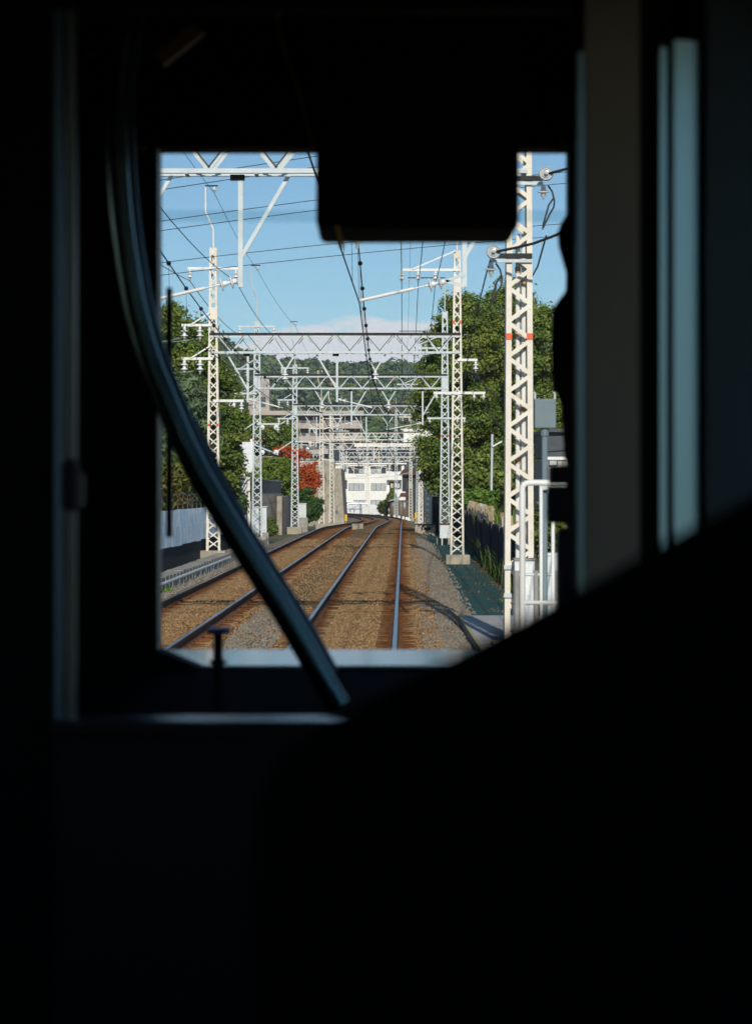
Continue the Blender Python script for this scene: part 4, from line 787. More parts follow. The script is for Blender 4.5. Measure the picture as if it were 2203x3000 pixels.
def crown(ells, n, r0, r1):
    """spread small clumps over the skin and some of the inside of big ellipsoids"""
    out = []; vol = np.array([e[3]*e[5] for e in ells]); vol = vol/vol.sum()
    for e, q in zip(ells, vol):
        for _ in range(max(3, int(n*q))):
            d = rng.normal(size=3); d /= np.linalg.norm(d); k = .55+.45*rng.random()**.5; r = rng.uniform(r0, r1)
            out.append((e[0]+d[0]*e[3]*k, e[1]+d[1]*e[4]*k, e[2]+d[2]*e[5]*k, r, r, r*.58))
    return out
G_BROAD = [(.13, .20, .035), (.165, .25, .042), (.23, .29, .052), (.075, .135, .026), (.27, .29, .065)]
G_YEL = [(.13, .17, .035), (.10, .15, .03), (.16, .18, .04)]; G_DARK = [(.05, .095, .028), (.065, .12, .03), (.085, .14, .035)]; G_CON = [(.12, .18, .09), (.15, .215, .105), (.18, .245, .12)]
REDS = [(.55, .075, .022), (.42, .05, .018), (.62, .14, .035), (.56, .17, .04)]
def tree(name, label, ells, base, n, per, size, pal, r0, r1, group=None, cat='tree', material='leaf', aspect=1.6, droop=0, trunk=True, tr=.22):
    t = thing(name, base, label, cat, group)
    leaf_object('crown', crown(ells, n, r0, r1), per, size, pal, t, material, aspect, droop)
    if trunk:
        tb = MB(); top = V(*ells[0][:3]); b0 = V(*base); mid = b0.lerp(top, .5)+V(.15, .1, 0)
        tb.tube([b0, b0.lerp(mid, .5)+V(.05, 0, 0), mid, top], [tr*1.25, tr, tr*.75, tr*.3], 8)
        for e in ells:
            for _ in range(4):
                a = b0.lerp(top, random.uniform(.35, .8)); q = V(e[0]+random.uniform(-.6, .6)*e[3], e[1]+random.uniform(-.6, .6)*e[4], e[2]+random.uniform(-.4, .6)*e[5]); tb.tube([a, a.lerp(q, .5)+V(0, 0, .2), q], [tr*.4, tr*.25, tr*.1], 6)
        tb.build('trunk', M['bark'], t)
    return t
def E(px, py, rx, rz, Y, ry=None): k = Y/F; return (SX(px, Y), Y, SZ(py, Y), rx*k, ry if ry else max(rx*k, 1.2), rz*k)
tree('broadleaf_tree', 'big evergreen broadleaf tree behind the right masts, left part of the mass', [E(1362, 1080, 105, 215, 136, 2.6), E(1300, 1250, 82, 190, 136, 2.2), E(1380, 1330, 110, 160, 137, 2.4)], (SX(1345, 136), 136.5, -.5), 300, 360, .112, G_BROAD, .40, 1.0, 'trees beyond the right fence', tr=.3)
tree('broadleaf_tree', 'tall evergreen broadleaf tree directly behind the nearest cream mast', [E(1490, 1050, 105, 215, 140, 2.6), E(1470, 1300, 120, 200, 140, 2.4)], (SX(1490, 140), 140, -.5), 270, 360, .112, G_BROAD, .40, 1.0, 'trees beyond the right fence', tr=.3)
tree('broadleaf_tree', 'evergreen tree at the right window edge beside the dark fittings', [E(1588, 1060, 62, 160, 132, 1.8), E(1600, 1280, 85, 170, 132, 2)], (SX(1590, 132), 132, -.5), 160, 340, .108, G_BROAD, .36, .95, 'trees beyond the right fence', tr=.22)
tree('young_tree', 'yellowish bushy growth low between the right masts and fence', [E(1420, 1400, 70, 60, 126, 1.2)], (SX(1420, 126), 126, -.4), 60, 120, .16, G_YEL+G_BROAD, .3, .55, cat='bush', trunk=False)
tree('shrub', 'bright green climber spilling over the right fence top', [E(1395, 1462, 52, 24, 117, .5)], (SX(1395, 117), 117, -.4), 34, 110, .13, [(.14, .24, .03), (.11, .2, .03), (.17, .26, .05)], .25, .42, cat='shrub', trunk=False)
tree('shrub', 'yellow green shrubs at the far right behind the handrail', [E(1625, 1545, 45, 90, 70, .8)], (SX(1625, 70), 70, -.5), 50, 110, .10, [(.16, .2, .04), (.12, .17, .03), (.2, .2, .05)], .2, .4, cat='shrub', trunk=False)
tree('broadleaf_tree', 'tall leafy tree behind the second left mast, reaching above the beam', [E(505, 1110, 98, 205, 110, 1.8), E(655, 1260, 42, 200, 113, 1.2), E(575, 1050, 62, 100, 111, 1.2)], (SX(560, 111), 111, -.5), 230, 240, .11, G_BROAD, .32, .72, 'trees left of the tracks', tr=.2)
tree('feathery_conifer', 'grey green feathery conifer left of the second mast', [E(545, 1270, 78, 160, 97, 1.2), E(500, 1330, 60, 130, 97, 1.0)], (SX(530, 97), 97, -.5), 210, 150, .085, G_CON, .3, .55, 'trees left of the tracks', aspect=4.0, droop=.7)
tree('broadleaf_tree', 'dark leafy tree between the second and third left masts', [E(655, 1370, 36, 120, 116, 1.2), E(640, 1470, 64, 60, 114, 1.2)], (SX(660, 115), 115, -.5), 130, 170, .12, G_DARK, .3, .55, 'trees left of the tracks', tr=.14)
tree('shrub', 'yellowing shrub low at the left window edge above blue fence', [E(495, 1420, 40, 70, 84, .8)], (SX(495, 84), 84, -.5), 55, 110, .10, G_YEL+[(.2, .14, .03)], .2, .4, cat='shrub', aspect=3, trunk=False)
for (a, b, c, d, Yq, lab) in ((690, 1275, 60, 78, 215, 'round green tree behind the white siding building, left one'), (790, 1283, 72, 60, 225, 'round green tree above the red maple'), (650, 1240, 40, 60, 240, 'green tree beyond the dark tree, left of pink block')):
    tree('background_tree', lab, [E(a, b, c, d, Yq, 1.8)], (SX(a, Yq), Yq, -1.2), 120, 160, .15, G_BROAD, .35, .65, 'trees before the pink apartment block', tr=.15)
tree('clipped_hedge_tree', 'rounded yellow green bush above the grey shed', [E(805, 1400, 56, 62, 175, 1.6), E(765, 1420, 40, 50, 174, 1.3)], (SX(800, 175), 175, -.8), 130, 130, .13, [(.16, .24, .035), (.13, .21, .03), (.21, .26, .045)], .3, .5, cat='bush', tr=.1)
tree('maple_tree', 'bright red autumn maple behind the fourth left mast', [E(880, 1370, 46, 50, 192, 1.3), E(835, 1335, 34, 30, 192, 1.0), E(910, 1405, 30, 35, 191, .9), E(888, 1436, 38, 28, 190, .9)], (SX(885, 192), 192, -.9), 170, 110, .10, REDS, .18, .42, aspect=1.3, tr=.09)
tree('shrub', 'dense green climbers under the red maple', [E(895, 1475, 42, 42, 186, 1.1), E(915, 1500, 22, 30, 184, .8)], (SX(895, 186), 186, -.9), 80, 110, .13, [(.06, .13, .025), (.08, .16, .03), (.05, .1, .02)], .25, .45, cat='shrub', trunk=False)
tree('shrub', 'yellow green bush beside the timber house', [E(1126, 1487, 11, 18, 352, .8), E(1146, 1464, 9, 8, 352, .6), E(1148, 1446, 4, 10, 352, .3)], (SX(1128, 352), 352, -1.8), 90, 80, .2, [(.13, .17, .03), (.09, .13, .025), (.18, .2, .04)], .3, .55, cat='shrub', trunk=False)
tree('shrub', 'small weeds at the foot of the third left mast', [E(795, 1545, 10, 22, 124, .4)], (SX(795, 124), 124, -.5), 16, 90, .08, [(.11, .18, .03), (.15, .2, .04)], .12, .22, cat='shrub', trunk=False)
def grass(name, spots_, label, h0, h1, n, pal, kind=None):
    v = []; tn = []
    for (x, y, z, r) in spots_:
        for _ in range(n):
            a = random.uniform(0, 6.28); b = V(x+random.gauss(0, r), y+random.gauss(0, r*1.6), z); h = random.uniform(h0, h1); lean = V(math.cos(a), math.sin(a), 0)*h*random.uniform(.15, .75); w = V(-math.sin(a), math.cos(a), 0)*.012
            c = random.choice(pal); q = random.uniform(.7, 1.3)
            p1 = b+V(0, 0, h*.6)+lean*.35; p2 = b+V(0, 0, h*.85)+lean
            for seg in ((b-w, b+w, p1+w, p1-w), (p1-w, p1+w, p2+w*.2, p2-w*.2)):
                v += [tuple(s) for s in seg]; tn += [(c[0]*q, c[1]*q, c[2]*q, 1)]*4
    v = np.array(v); o = np_object(name, v, np.arange(len(v)).reshape(-1, 4), M['grassblade'], tint=np.array(tn)); return tag(o, label, 'grass', kind='stuff')
sp_ = [(along(y, 2.98)+random.uniform(-.1, .05), y, -.42, .10) for y in np.arange(60, 84, .7)]+[(along(y, 3.0), y, -.42, .05) for y in np.arange(84, 120, 3)]
grass('grass', sp_, 'long grass growing up the foot of the right fence', .25, 1.1, 6, [(.07, .17, .03), (.14, .2, .04), (.17, .2, .06)])
grass('tall_grass', [(along(y, 3.5)+random.uniform(-.2, .3), y, .6, .12) for y in np.arange(70, 100, 1.3)], 'tall grass and vines behind the right fence', .7, 1.5, 16, [(.12, .2, .03), (.18, .24, .05)])
grass('dry_leaves', [(along(y, 2.9)+random.uniform(-.15, .1), y, -.415, .12) for y in np.arange(58, 90, 1.1)]+[(along(y, random.uniform(1.7, 2.8)), y, -.415, .3) for y in np.arange(48, 100, 5)], 'brown dead leaves gathered along the path edge', .02, .08, 30, [(.22, .12, .05), (.3, .14, .05), (.2, .16, .09)])
grass('weeds', [(along(57.5, 2.65), 57.5, -.42, .12), (along(50, -5.6), 50, -.3, .15), (along(60, -5.7), 60, -.3, .1)], 'small bright weeds beside path and ballast', .05, .22, 60, [(.14, .26, .03), (.2, .3, .05)])
# ------------------------------------------------------------------ wooded hills
RX = [-2500, -900, -500, -230, -170, -110, -60, -30, 0, 25, 60, 140, 300, 700, 1500, 2500]; RZ = [35, 60, 80, 88, 90, 88, 73, 69, 69, 73, 80, 88, 96, 66, 48, 35]
def hillz(x, y):
    t = np.clip((y-620)/980, 0, 1); s = t*t*(3-2*t); r = np.interp(x*1600/np.maximum(y, 700), RX, RZ)
    z = -2+(r+2)*s+(9*np.sin(x*.021+y*.004)*np.sin(y*.011+1)+5*np.sin(x*.05+2+y*.013))*s*(1-.5*s)
    return np.where(y > 1600, z-(y-1600)*.14, z)
xs = np.concatenate([np.linspace(-2500, -420, 24), np.arange(-400, 401, 20), np.linspace(420, 2500, 24)]); ys = np.arange(580, 2300, 28.0)
Xg, Yg = np.meshgrid(xs, ys); Zg = hillz(Xg, Yg); v = np.stack([Xg, Yg, Zg], -1).reshape(-1, 3); idx = np.arange(v.shape[0]).reshape(Xg.shape)
tag(np_object('hill', v, np.stack([idx[:-1, :-1], idx[:-1, 1:], idx[1:, 1:], idx[1:, :-1]], -1).reshape(-1, 4), M['hillsoil'], smooth=True), kind='structure')
N = 6200; yy = 640+980*rng.random(N)**.8; xx = yy*rng.uniform(-.125, .085, N)
m2 = 900; yy = np.concatenate([yy, rng.uniform(640, 1650, m2)]); xx = np.concatenate([xx, rng.uniform(-700, 600, m2)])
zz = hillz(xx, yy); rr = rng.uniform(3.0, 6.2, len(xx)); rr[rng.random(len(xx)) < .04] *= 1.35
HP = np.array([(.045, .085, .03), (.06, .10, .032), (.085, .12, .035), (.035, .065, .03), (.11, .13, .04), (.05, .08, .045), (.07, .115, .03)]); HP = HP*1.4; hc = HP[rng.integers(0, len(HP), len(xx))]
rd = rng.random(len(xx)); hc[rd < .014] = (.15, .065, .035); hc[(rd > .014) & (rd < .07)] = (.15, .125, .04)
K = 84; n = len(xx); d = rng.normal(size=(n, K, 3)); d[:, :, 2] = np.abs(d[:, :, 2])*.9-.15; d /= np.linalg.norm(d, axis=2)[..., None]
p = np.stack([xx, yy, zz+rr*.45], -1)[:, None]+d*(rr[:, None, None]*np.array([1, 1, 1.05])*(.72+.33*rng.random((n, K, 1))))
nr = d+rng.normal(0, .4, d.shape); nr /= np.linalg.norm(nr, axis=2)[..., None]; u = np.cross(nr, rng.normal(size=d.shape)); u /= np.linalg.norm(u, axis=2)[..., None]; w = np.cross(nr, u); s = (rr[:, None]*rng.uniform(.14, .32, (n, K)))[..., None]
v = np.stack([p-u*s, p-w*s*.8, p+u*s, p+w*s*.8], 2).reshape(-1, 3); tint = np.repeat((hc[:, None]*rng.uniform(.7, 1.3, (n, K, 1))).reshape(-1, 3), 4, 0); tint = np.concatenate([tint, np.ones((len(tint), 1))], 1)
tag(np_object('hillside_forest', v, np.arange(len(v)).reshape(-1, 4), M['farleaf'], tint=tint), 'wooded hillside with green and autumn coloured tree crowns', 'forest', kind='stuff')
# ------------------------------------------------------------------ air between the camera and the hills
hz = MB().box(-2600, 2600, -110, 2400, -6, 150).build('haze', bpy.data.materials.new('haze_air')); tag(hz, 'thin pale air over the whole valley', 'haze', kind='stuff')
hm_ = hz.data.materials[0]; hm_.use_nodes = True; hn = hm_.node_tree; hn.nodes.remove(hn.nodes['Principled BSDF']); pv = hn.nodes.new('ShaderNodeVolumePrincipled')
pv.inputs['Color'].default_value = (.72, .84, 1.0, 1); pv.inputs['Density'].default_value = .00011; pv.inputs['Anisotropy'].default_value = 0.0; hn.links.new(pv.outputs[0], hn.nodes['Material Output'].inputs['Volume'])
# ------------------------------------------------------------------ the train the picture is taken from
def glass_mat(name, tint, gloss=.05):
    m = bpy.data.materials.new(name); m.use_nodes = True; n = m.node_tree; n.nodes.remove(n.nodes['Principled BSDF'])
    a = n.nodes.new('ShaderNodeBsdfTransparent'); a.inputs[0].default_value = (*tint, 1); g = n.nodes.new('ShaderNodeBsdfGlossy'); g.inputs['Roughness'].default_value = .02
    x = n.nodes.new('ShaderNodeMixShader'); x.inputs[0].default_value = gloss; n.links.new(a.outputs[0], x.inputs[1]); n.links.new(g.outputs[0], x.inputs[2]); n.links.new(x.outputs[0], n.nodes['Material Output'].inputs[0]); return m
T = {}
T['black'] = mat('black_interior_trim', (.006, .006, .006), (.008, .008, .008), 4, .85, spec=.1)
T['panel'] = mat('dark_olive_panel', (.235, .205, .145), (.20, .175, .125), 2, .7, spec=.2)
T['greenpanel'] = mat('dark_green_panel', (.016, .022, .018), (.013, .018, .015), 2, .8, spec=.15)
T['steel'] = mat('brushed_steel', (.36, .54, .52), (.32, .49, .475), 6, .40, metal=1, stretch=(1, 1, .1))
T['steel4'] = mat('satin_steel', (.125, .185, .18), (.11, .165, .16), 6, .40, metal=1, stretch=(1, 1, .1))
T['steel2'] = mat('dull_steel', (.07, .115, .14), (.06, .10, .12), 6, .42, metal=1, stretch=(1, 1, .1))
T['steel3'] = mat('pale_anodised_strip', (.10, .115, .10), (.085, .10, .09), 6, .42, metal=1, stretch=(1, 1, .1))
T['tube'] = mat('dark_satin_tube', (.19, .28, .25), (.16, .245, .22), 5, .24, metal=1)
T['rubber'] = mat('black_rubber', (.008, .008, .009), (.012, .012, .012), 5, .7)
T['hood'] = mat('pale_blue_hood_paint', (.38, .48, .62), (.48, .57, .68), 3, .12, spec=.8, stretch=(3, .5, 1))
T['jamb'] = mat('pale_jamb_paint', (.30, .29, .25), (.24, .235, .2), 4, .5)
T['bluecap'] = mat('blue_cap', (.10, .18, .42), (.08, .15, .36), 5, .35)
T['amber'] = mat('amber_reflection', (.75, .42, .10), (.6, .33, .08), 5, .6)  # colour of the imitated amber reflection
T['cloth'] = mat('black_jacket_cloth', (.006, .006, .007), (.004, .004, .005), 20, .95, spec=.05)
T['hair'] = mat('black_hair', (.008, .007, .006), (.012, .010, .009), 40, .6, spec=.2)
T['skin'] = mat('skin', (.42, .27, .19), (.36, .22, .15), 8, .6)
T['seat'] = mat('dark_seat_fabric', (.012, .014, .016), (.009, .010, .012), 30, .95, spec=.05)
T['tint'] = glass_mat('window_glass', (.985, .99, .99), .03); T['band'] = glass_mat('reflection_band_glass', (.90, .94, .95), .04)
S_ = 1.33354
def QX(px, Y): return SX(px*S_, Y)
def QZ(py, Y): return SZ(py*S_, Y)
XL, XR, ZF, ZC, YB, YF = -2.45, .70, 1.15, 3.5, -4.0, 5.0
t = thing('train_car', (-.88, 1, 1.0), 'dark train cab interior framing the view through the windscreen', 'train')
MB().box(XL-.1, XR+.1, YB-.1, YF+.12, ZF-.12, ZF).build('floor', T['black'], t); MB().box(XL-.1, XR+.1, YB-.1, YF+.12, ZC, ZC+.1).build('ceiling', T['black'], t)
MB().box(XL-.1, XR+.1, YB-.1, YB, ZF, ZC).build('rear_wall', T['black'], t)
WN = [(-3.3, -1.5), (-1.2, .6), (.9, 2.95), (3.25, 4.6)]; wz0, wz1 = 1.97, 2.86  # unseen side windows, placed so the metal strips and tube reflect sky
for x0, x1 in ((XL-.1, XL), (XR, XR+.1)):
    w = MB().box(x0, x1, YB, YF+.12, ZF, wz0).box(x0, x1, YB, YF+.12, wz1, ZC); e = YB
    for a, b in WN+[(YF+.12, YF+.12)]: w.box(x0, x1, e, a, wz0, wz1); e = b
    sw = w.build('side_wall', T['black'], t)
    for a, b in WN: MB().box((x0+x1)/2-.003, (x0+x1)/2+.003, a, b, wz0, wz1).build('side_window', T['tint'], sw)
# front wall with windscreen opening
xa, xb, za, zb = QX(351, YF+.1), QX(1243, YF+.1), QZ(1470, YF), QZ(337, YF+.1)
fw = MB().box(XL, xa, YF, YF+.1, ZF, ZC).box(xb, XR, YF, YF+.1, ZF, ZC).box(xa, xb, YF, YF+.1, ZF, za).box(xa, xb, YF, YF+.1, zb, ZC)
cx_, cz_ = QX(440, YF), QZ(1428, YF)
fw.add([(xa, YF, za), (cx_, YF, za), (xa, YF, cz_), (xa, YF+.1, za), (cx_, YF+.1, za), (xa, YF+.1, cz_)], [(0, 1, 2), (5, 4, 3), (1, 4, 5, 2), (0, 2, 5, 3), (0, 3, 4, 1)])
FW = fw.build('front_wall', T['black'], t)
MB().box(xa+.0005, xa+.004, YF+.004, YF+.105, cz_, zb).build('jamb_strip', T['jamb'], FW)
MB().box(xa, xb, YF+.05, YF+.056, za, zb).build('windscreen', T['tint'], FW)
MB().box(xa, xb, YF+.040, YF+.044, QZ(482, YF), QZ(456, YF)).build('reflection_band', T['band'], FW)  # tinted strip added to imitate a reflection across the windscreen
MB().box(XL, XR, YF+.12, QX(0, 0)+5.69, 1.5, QZ(1470, YF+.06)).build('front_hood', T['hood'], t, bevel=.02)
# wiper outside the glass
Yw = YF+.16
wp = MB().tube([(QX(700, Yw), Yw, QZ(1475, Yw)), (QX(590, Yw), Yw, QZ(1250, Yw)), (QX(428, Yw), Yw, QZ(928, Yw)), (QX(372, Yw), Yw, QZ(905, Yw))], .008, 8).build('wiper_arm', T['rubber'], t)
MB().box(QX(366, Yw), QX(378, Yw), Yw-.012, Yw+.012, QZ(1180, Yw), QZ(632, Yw)).build('wiper_blade', T['rubber'], wp)
# box hanging over the windscreen, console, lever
MB().box(QX(694, 4.32), QX(1141, 4.32), 4.32, 4.6, QZ(535, 4.6), ZC-.01).build('indicator_box', T['black'], t, bevel=.014)
MB().add([(XL, 4.15, ZF), (XR, 4.15, ZF), (XR, 4.98, ZF), (XL, 4.98, ZF), (XL, 4.15, 1.70), (XR, 4.15, 1.70), (XR, 4.98, QZ(1476, 4.98)), (XL, 4.98, QZ(1476, 4.98))], [(0, 3, 2, 1), (4, 5, 6, 7), (0, 1, 5, 4), (2, 3, 7, 6), (0, 4, 7, 3), (1, 2, 6, 5)]).build('console', T['black'], t)
Yl = 4.78; lv = MB().tube([(QX(479, Yl), Yl, 1.80), (QX(479, Yl), Yl, QZ(1388, Yl))], .0095, 10).build('control_lever', T['rubber'], t)
MB().box(QX(455, Yl), QX(507, Yl), Yl-.02, Yl+.02, QZ(1393, Yl), QZ(1379, Yl)).build('lever_cap', T['bluecap'], lv, bevel=.005)
MB().lathe((QX(479, Yl), Yl, QZ(1462, Yl)), (0, 0, 1), [(.010, 0), (.017, .003), (.017, .009), (.010, .012)], 14).build('lever_collar', T['rubber'], lv)
# curved rail sweeping across the left of the view
Yt = 4.35; pth = [(286, -60), (276, 60), (258, 159), (253, 274), (256, 388), (267, 508), (284, 620), (297, 690), (325, 790), (361, 875), (402, 975), (446, 1060), (504, 1157), (570, 1263), (638, 1369), (704, 1487), (738, 1540), (746, 1556)]
def smooth(p, it=2):
    for _ in range(it):
        q = [p[0]]
        for a, b in zip(p[:-1], p[1:]): q += [a.lerp(b, .25), a.lerp(b, .75)]
        p = q+[p[-1]]
    return p
pts = smooth([V(QX(a, Yt), Yt, QZ(b, Yt)) for a, b in pth]); rr_ = [.0215]*len(pts); rr_[-1] = .010; rr_[-2] = .018
MB().tube(pts, rr_, 20).build('curved_rail', T['tube'], t, smooth=True)
pts2 = smooth([V(QX(a+22, Yt+.10), Yt+.10, QZ(b-4, Yt+.10)) for a, b in pth[:-2]]); MB().tube(pts2, .018, 14).build('rail_backing', T['steel2'], t, smooth=True)
# gathered sun curtain and fittings at the right windscreen edge
Yc = 4.80; cpt = [(470, 30), (492, 44), (512, 50), (540, 49), (575, 40), (605, 32), (640, 34), (662, 50), (680, 62), (760, 63), (850, 60), (868, 48), (890, 40), (1010, 34)]
vv = []; ff = []; n = 22
for j, (py, r) in enumerate(cpt):
    for k in range(n):
        a = 2*math.pi*k/n; q = r*(1+.06*math.sin(5*a+j*.4)); vv.append((QX(1275, Yc)+math.cos(a)*q*Yc/5341, Yc+math.sin(a)*q*.7*Yc/5341, QZ(py, Yc)))
for j in range(len(cpt)-1):
    for k in range(n): ff.append((j*n+k, j*n+(k+1) % n, (j+1)*n+(k+1) % n, (j+1)*n+k))
MB().add(vv, ff+[tuple(range(n)), tuple(range((len(cpt)-1)*n, len(cpt)*n))[::-1]]).build('sun_curtain', T['cloth'], t, smooth=True)
MB().box(QX(1210, Yc), QX(1330, Yc), Yc, Yc+.08, QZ(1064, Yc), QZ(1022, Yc)).build('latch', T['rubber'], t, bevel=.006)
MB().box(QX(1206, Yc), QX(1300, Yc), Yc+.01, Yc+.07, QZ(1150, Yc), QZ(1067, Yc)).build('switch_box', T['greenpanel'], t, bevel=.006)
MB().box(QX(1227, Yc), QX(1320, Yc), Yc, Yc+.08, QZ(1420, Yc), QZ(1163, Yc)).build('side_duct', T['rubber'], t, bevel=.006)
# thin amber tubes added to imitate a reflection in the partition glass
MB().tube(smooth([V(QX(a, 4.5), 4.5, QZ(b, 4.5)) for a, b in ((608, -40), (612, 60), (628, 115), (658, 195), (674, 260), (690, 318))]), .0045, 8).build('amber_reflection_line', T['amber'], t, smooth=True)
MB().bar((QX(440, 4.2), 4.2, QZ(60, 4.2)), (QX(350, 4.2), 4.2, QZ(132, 4.2)), .02, .026).build('ceiling_bracket', mat('brown_laminate', (.42, .24, .10), (.34, .19, .08), 6, .6), t)
MB().tube(smooth([V(QX(a, 4.28), 4.28, QZ(b, 4.28)) for a, b in ((739, 495), (744, 515), (752, 545))]), .004, 8).build('amber_reflection_line', T['amber'], t, smooth=True)  # lower piece of the imitated reflection
for a, b in ((1236, 306), (315, 322), (196, 120), (160, 115)): MB().lathe((QX(a, 4.95), 4.95, QZ(b, 4.95)), (0, -1, 0), [(.008, 0), (.008, .004), (.004, .007)], 10).build('screw', T['steel3'], t)
for b in (250, 900, 1380): MB().box(QX(190, YF), QX(300, YF), YF-.004, YF-.0005, QZ(b+2, YF), QZ(b-2, YF)).build('panel_seam', T['rubber'], t)
# glass partition between cab and saloon
Yp = 3.0; pz0, pz1 = QZ(1592, Yp), QZ(18, Yp)
pp = MB().box(XL, QX(116, Yp), Yp, Yp+.04, ZF, ZC).box(QX(116, Yp), QX(1266, Yp), Yp, Yp+.04, pz1, ZC).build('partition', T['black'], t)
MB().box(QX(116, Yp), QX(1266, Yp), Yp+.004, Yp+.04, ZF, pz0).build('lower_panel', T['greenpanel'], pp)
MB().box(QX(1286, Yp), QX(1405, Yp), Yp, Yp+.04, ZF, ZC).build('wall_panel', T['panel'], pp)
MB().box(QX(1405, Yp), QX(1449, Yp), Yp+.01, Yp+.06, ZF, ZC).box(QX(1539, Yp), QX(1556, Yp), Yp+.035, Yp+.07, ZF, ZC).box(QX(1464, Yp), QX(1480, Yp), Yp+.035, Yp+.07, ZF, ZC).box(QX(1266, Yp), QX(1270, Yp), Yp+.02, Yp+.05, ZF, ZC).build('door_post', T['black'], pp)
MB().box(QX(1553, Yp), XR, Yp, Yp+.04, ZF, ZC).build('wall_panel', mat('dark_teal_panel', (.030, .055, .060), (.026, .048, .052), 3, .5), pp)
def wedge(p0, p1, z0, z1, a, m, name='frame_strip'):
    x0, x1 = QX(p0, Yp), QX(p1, Yp); d = abs(x1-x0)*math.tan(R(abs(a))); y0, y1 = (Yp-.004, Yp-.004+d) if a > 0 else (Yp-.004+d, Yp-.004); yb = max(y0, y1)+.02
    return MB().add([(x0, y0, z0), (x1, y1, z0), (x1, yb, z0), (x0, yb, z0), (x0, y0, z1), (x1, y1, z1), (x1, yb, z1), (x0, yb, z1)], [(0, 3, 2, 1), (4, 5, 6, 7), (0, 1, 5, 4), (2, 3, 7, 6), (0, 4, 7, 3), (1, 2, 6, 5)]).build(name, m, pp, bevel=.002)
wedge(1269, 1285, ZF, QZ(110, Yp), 25, T['steel4']); wedge(1449, 1466, ZF, QZ(100, Yp), 25, T['steel']); wedge(1479, 1538, ZF, QZ(84, Yp), 25, T['steel'])
wedge(116, 138, pz0, pz1, -25, T['steel2']); wedge(142, 165, QZ(1010, Yp), pz1, -25, T['steel3']); wedge(142, 165, pz0, QZ(1122, Yp), -25, T['steel3'])
MB().box(QX(116, Yp), QX(1266, Yp), Yp-.03, Yp+.05, QZ(1606, Yp), QZ(1580, Yp)).build('sill', mat('sill_trim', (.02, .025, .03), (.028, .034, .04), 9, .25, spec=.6, stretch=(.4, 1, 1)), pp, bevel=.006)
MB().box(QX(140, Yp), QX(172, Yp), Yp-.03, Yp+.02, QZ(1120, Yp), QZ(1014, Yp)).build('window_latch', T['rubber'], pp, bevel=.004)
MB().tube([(QX(181, Yp), Yp-.01, QZ(1112, Yp)), (QX(181, Yp), Yp-.01, QZ(1042, Yp))], .0035, 8).build('latch_pin', T['steel3'], pp)
MB().box(QX(165, Yp), QX(1266, Yp), Yp+.018, Yp+.022, pz0, pz1).build('partition_glass', T['tint'], pp)
st = MB().box(-.25, XR-.03, .98, 1.50, ZF+.34, ZF+.44).box(-.2, XR-.05, 1.02, 1.46, ZF, ZF+.34).build('saloon_seat', T['seat'], t, bevel=.03)
# ------------------------------------------------------------------ seated person in front of the camera, back turned
def capsule(mb, a, b, ra, rb, n=16):
    a = V(*a); b = V(*b); d = (b-a); L = d.length; d.normalize(); prof = [(max(1e-3, ra*math.cos(t)), ra*math.sin(t)) for t in np.linspace(-1.55, 0, 6)]+[(max(1e-3, rb*math.cos(t)), L+rb*math.sin(t)) for t in np.linspace(0, 1.55, 6)]
    return mb.lathe(a, d, prof, n)
NX = .30; Yq = 1.30
pe = thing('person', (NX, Yq, ZF), 'person in black jacket seated with back turned, filling the lower right foreground', 'person')
bd = MB()
for s in (1, -1):
    def mx(x): return NX+(x-NX)*s
    capsule(bd, (mx(NX), Yq, 2.232), (mx(.002), Yq, 2.072), .070, .070); capsule(bd, (mx(.002), Yq, 2.072), (mx(-.018), Yq+.05, 1.80), .072, .062); capsule(bd, (mx(-.018), Yq+.05, 1.80), (mx(.10), Yq+.28, 1.76), .058, .042)
    capsule(bd, (mx(.16), Yq, 1.70), (mx(.15), Yq+.44, 1.68), .095, .07); capsule(bd, (mx(.15), Yq+.44, 1.68), (mx(.15), Yq+.46, 1.24), .066, .05); capsule(bd, (mx(.15), Yq+.42, 1.20), (mx(.15), Yq+.60, 1.19), .045, .04)
    capsule(bd, (mx(.13), Yq-.01, 2.02), (mx(.17), Yq-.01, 1.74), .125, .12)
capsule(bd, (NX, Yq-.01, 2.10), (NX, Yq-.01, 1.72), .13, .14); HX = NX+.075; capsule(bd, (NX+.02, Yq, 2.18), (HX, Yq+.02, 2.34), .062, .055); capsule(bd, (HX, Yq+.03, 2.43), (HX, Yq+.05, 2.36), .085, .07); capsule(bd, (HX, Yq+.03, 2.46), (HX, Yq+.0, 2.44), .09, .088)
capsule(bd, (HX, Yq+.135, 2.41), (HX, Yq+.12, 2.44), .014, .010)
for s in (-1, 1): capsule(bd, (HX+s*.088, Yq+.02, 2.42), (HX+s*.092, Yq+.01, 2.45), .014, .016)
body_mat = bpy.data.materials.new('clothed_body'); body_mat.use_nodes = True; n_ = body_mat.node_tree; pr = n_.nodes['Principled BSDF']; pr.inputs['Roughness'].default_value = .9; pr.inputs['Specular IOR Level'].default_value = .05
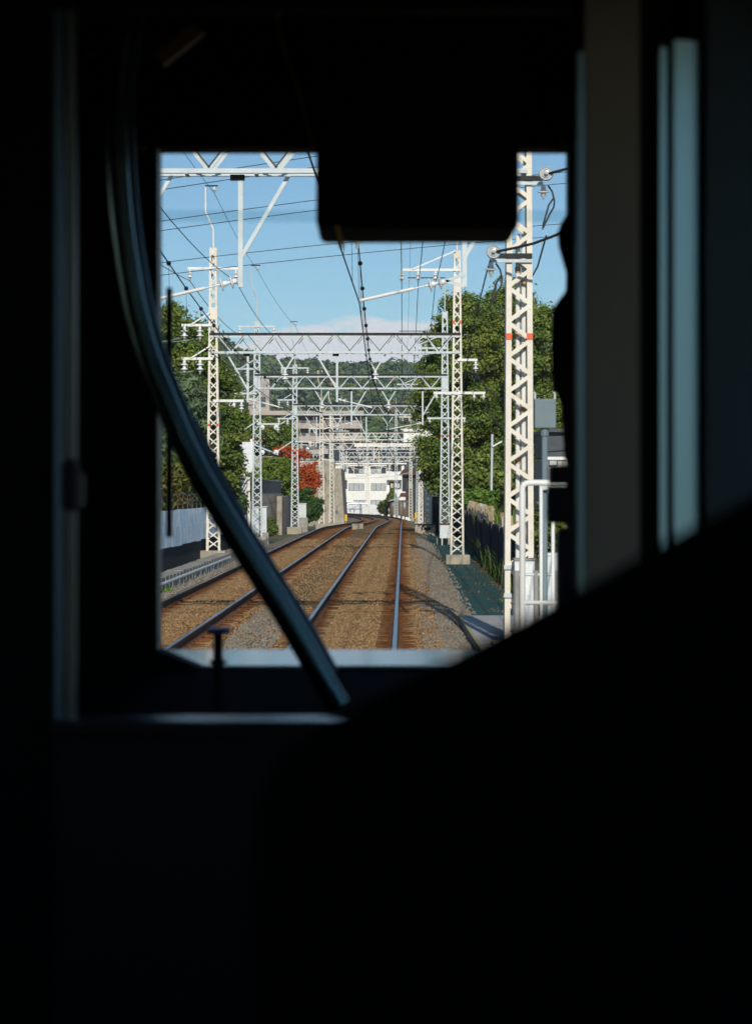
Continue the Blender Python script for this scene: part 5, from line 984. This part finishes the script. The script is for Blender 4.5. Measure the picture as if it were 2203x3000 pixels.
tc_ = n_.nodes.new('ShaderNodeTexCoord'); sp2 = n_.nodes.new('ShaderNodeSeparateXYZ'); gt = n_.nodes.new('ShaderNodeMath'); gt.operation = 'GREATER_THAN'; gt.inputs[1].default_value = 2.315-ZF
n_.links.new(tc_.outputs['Object'], sp2.inputs[0]); n_.links.new(sp2.outputs['Z'], gt.inputs[0]); mx_ = n_.nodes.new('ShaderNodeMixRGB'); n_.links.new(gt.outputs[0], mx_.inputs[0]); mx_.inputs[1].default_value = (.005, .005, .006, 1); mx_.inputs[2].default_value = (.42, .27, .19, 1); n_.links.new(mx_.outputs[0], pr.inputs['Base Color'])
bo = bd.build('body', body_mat, pe, smooth=True); rm = bo.modifiers.new('remesh', 'REMESH'); rm.mode = 'VOXEL'; rm.voxel_size = .011; rm.use_smooth_shade = True; sm_ = bo.modifiers.new('smooth', 'SMOOTH'); sm_.iterations = 8; sm_.factor = .5
hr = MB(); capsule(hr, (HX, Yq+.015, 2.475), (HX, Yq-.012, 2.44), .096, .095); capsule(hr, (HX, Yq-.03, 2.42), (HX, Yq-.03, 2.36), .075, .055)
ho = hr.build('hair', T['hair'], pe, smooth=True); rm = ho.modifiers.new('remesh', 'REMESH'); rm.mode = 'VOXEL'; rm.voxel_size = .008; rm.use_smooth_shade = True
for s in (1, -1):
    hm = MB(); x0 = NX+(.10-NX)*s; y0 = Yq+.30; z0 = 1.765
    capsule(hm, (x0, y0, z0), (x0+s*.02, y0+.08, z0+.003), .030, .034)
    for k, ln in enumerate((.062, .072, .068, .052)):
        fx = x0+s*(.02-.030+k*.020); capsule(hm, (fx, y0+.10, z0+.004), (fx+s*.004, y0+.10+ln*.6, z0-.004), .0095, .0088, 10); capsule(hm, (fx+s*.004, y0+.10+ln*.6, z0-.004), (fx+s*.006, y0+.10+ln, z0-.024), .0088, .0075, 10)
    capsule(hm, (x0+s*.045, y0+.04, z0), (x0+s*.062, y0+.085, z0-.004), .011, .0095, 10)
    h_ = hm.build('hand', T['skin'], pe, smooth=True); rm = h_.modifiers.new('remesh', 'REMESH'); rm.mode = 'VOXEL'; rm.voxel_size = .004; rm.use_smooth_shade = True
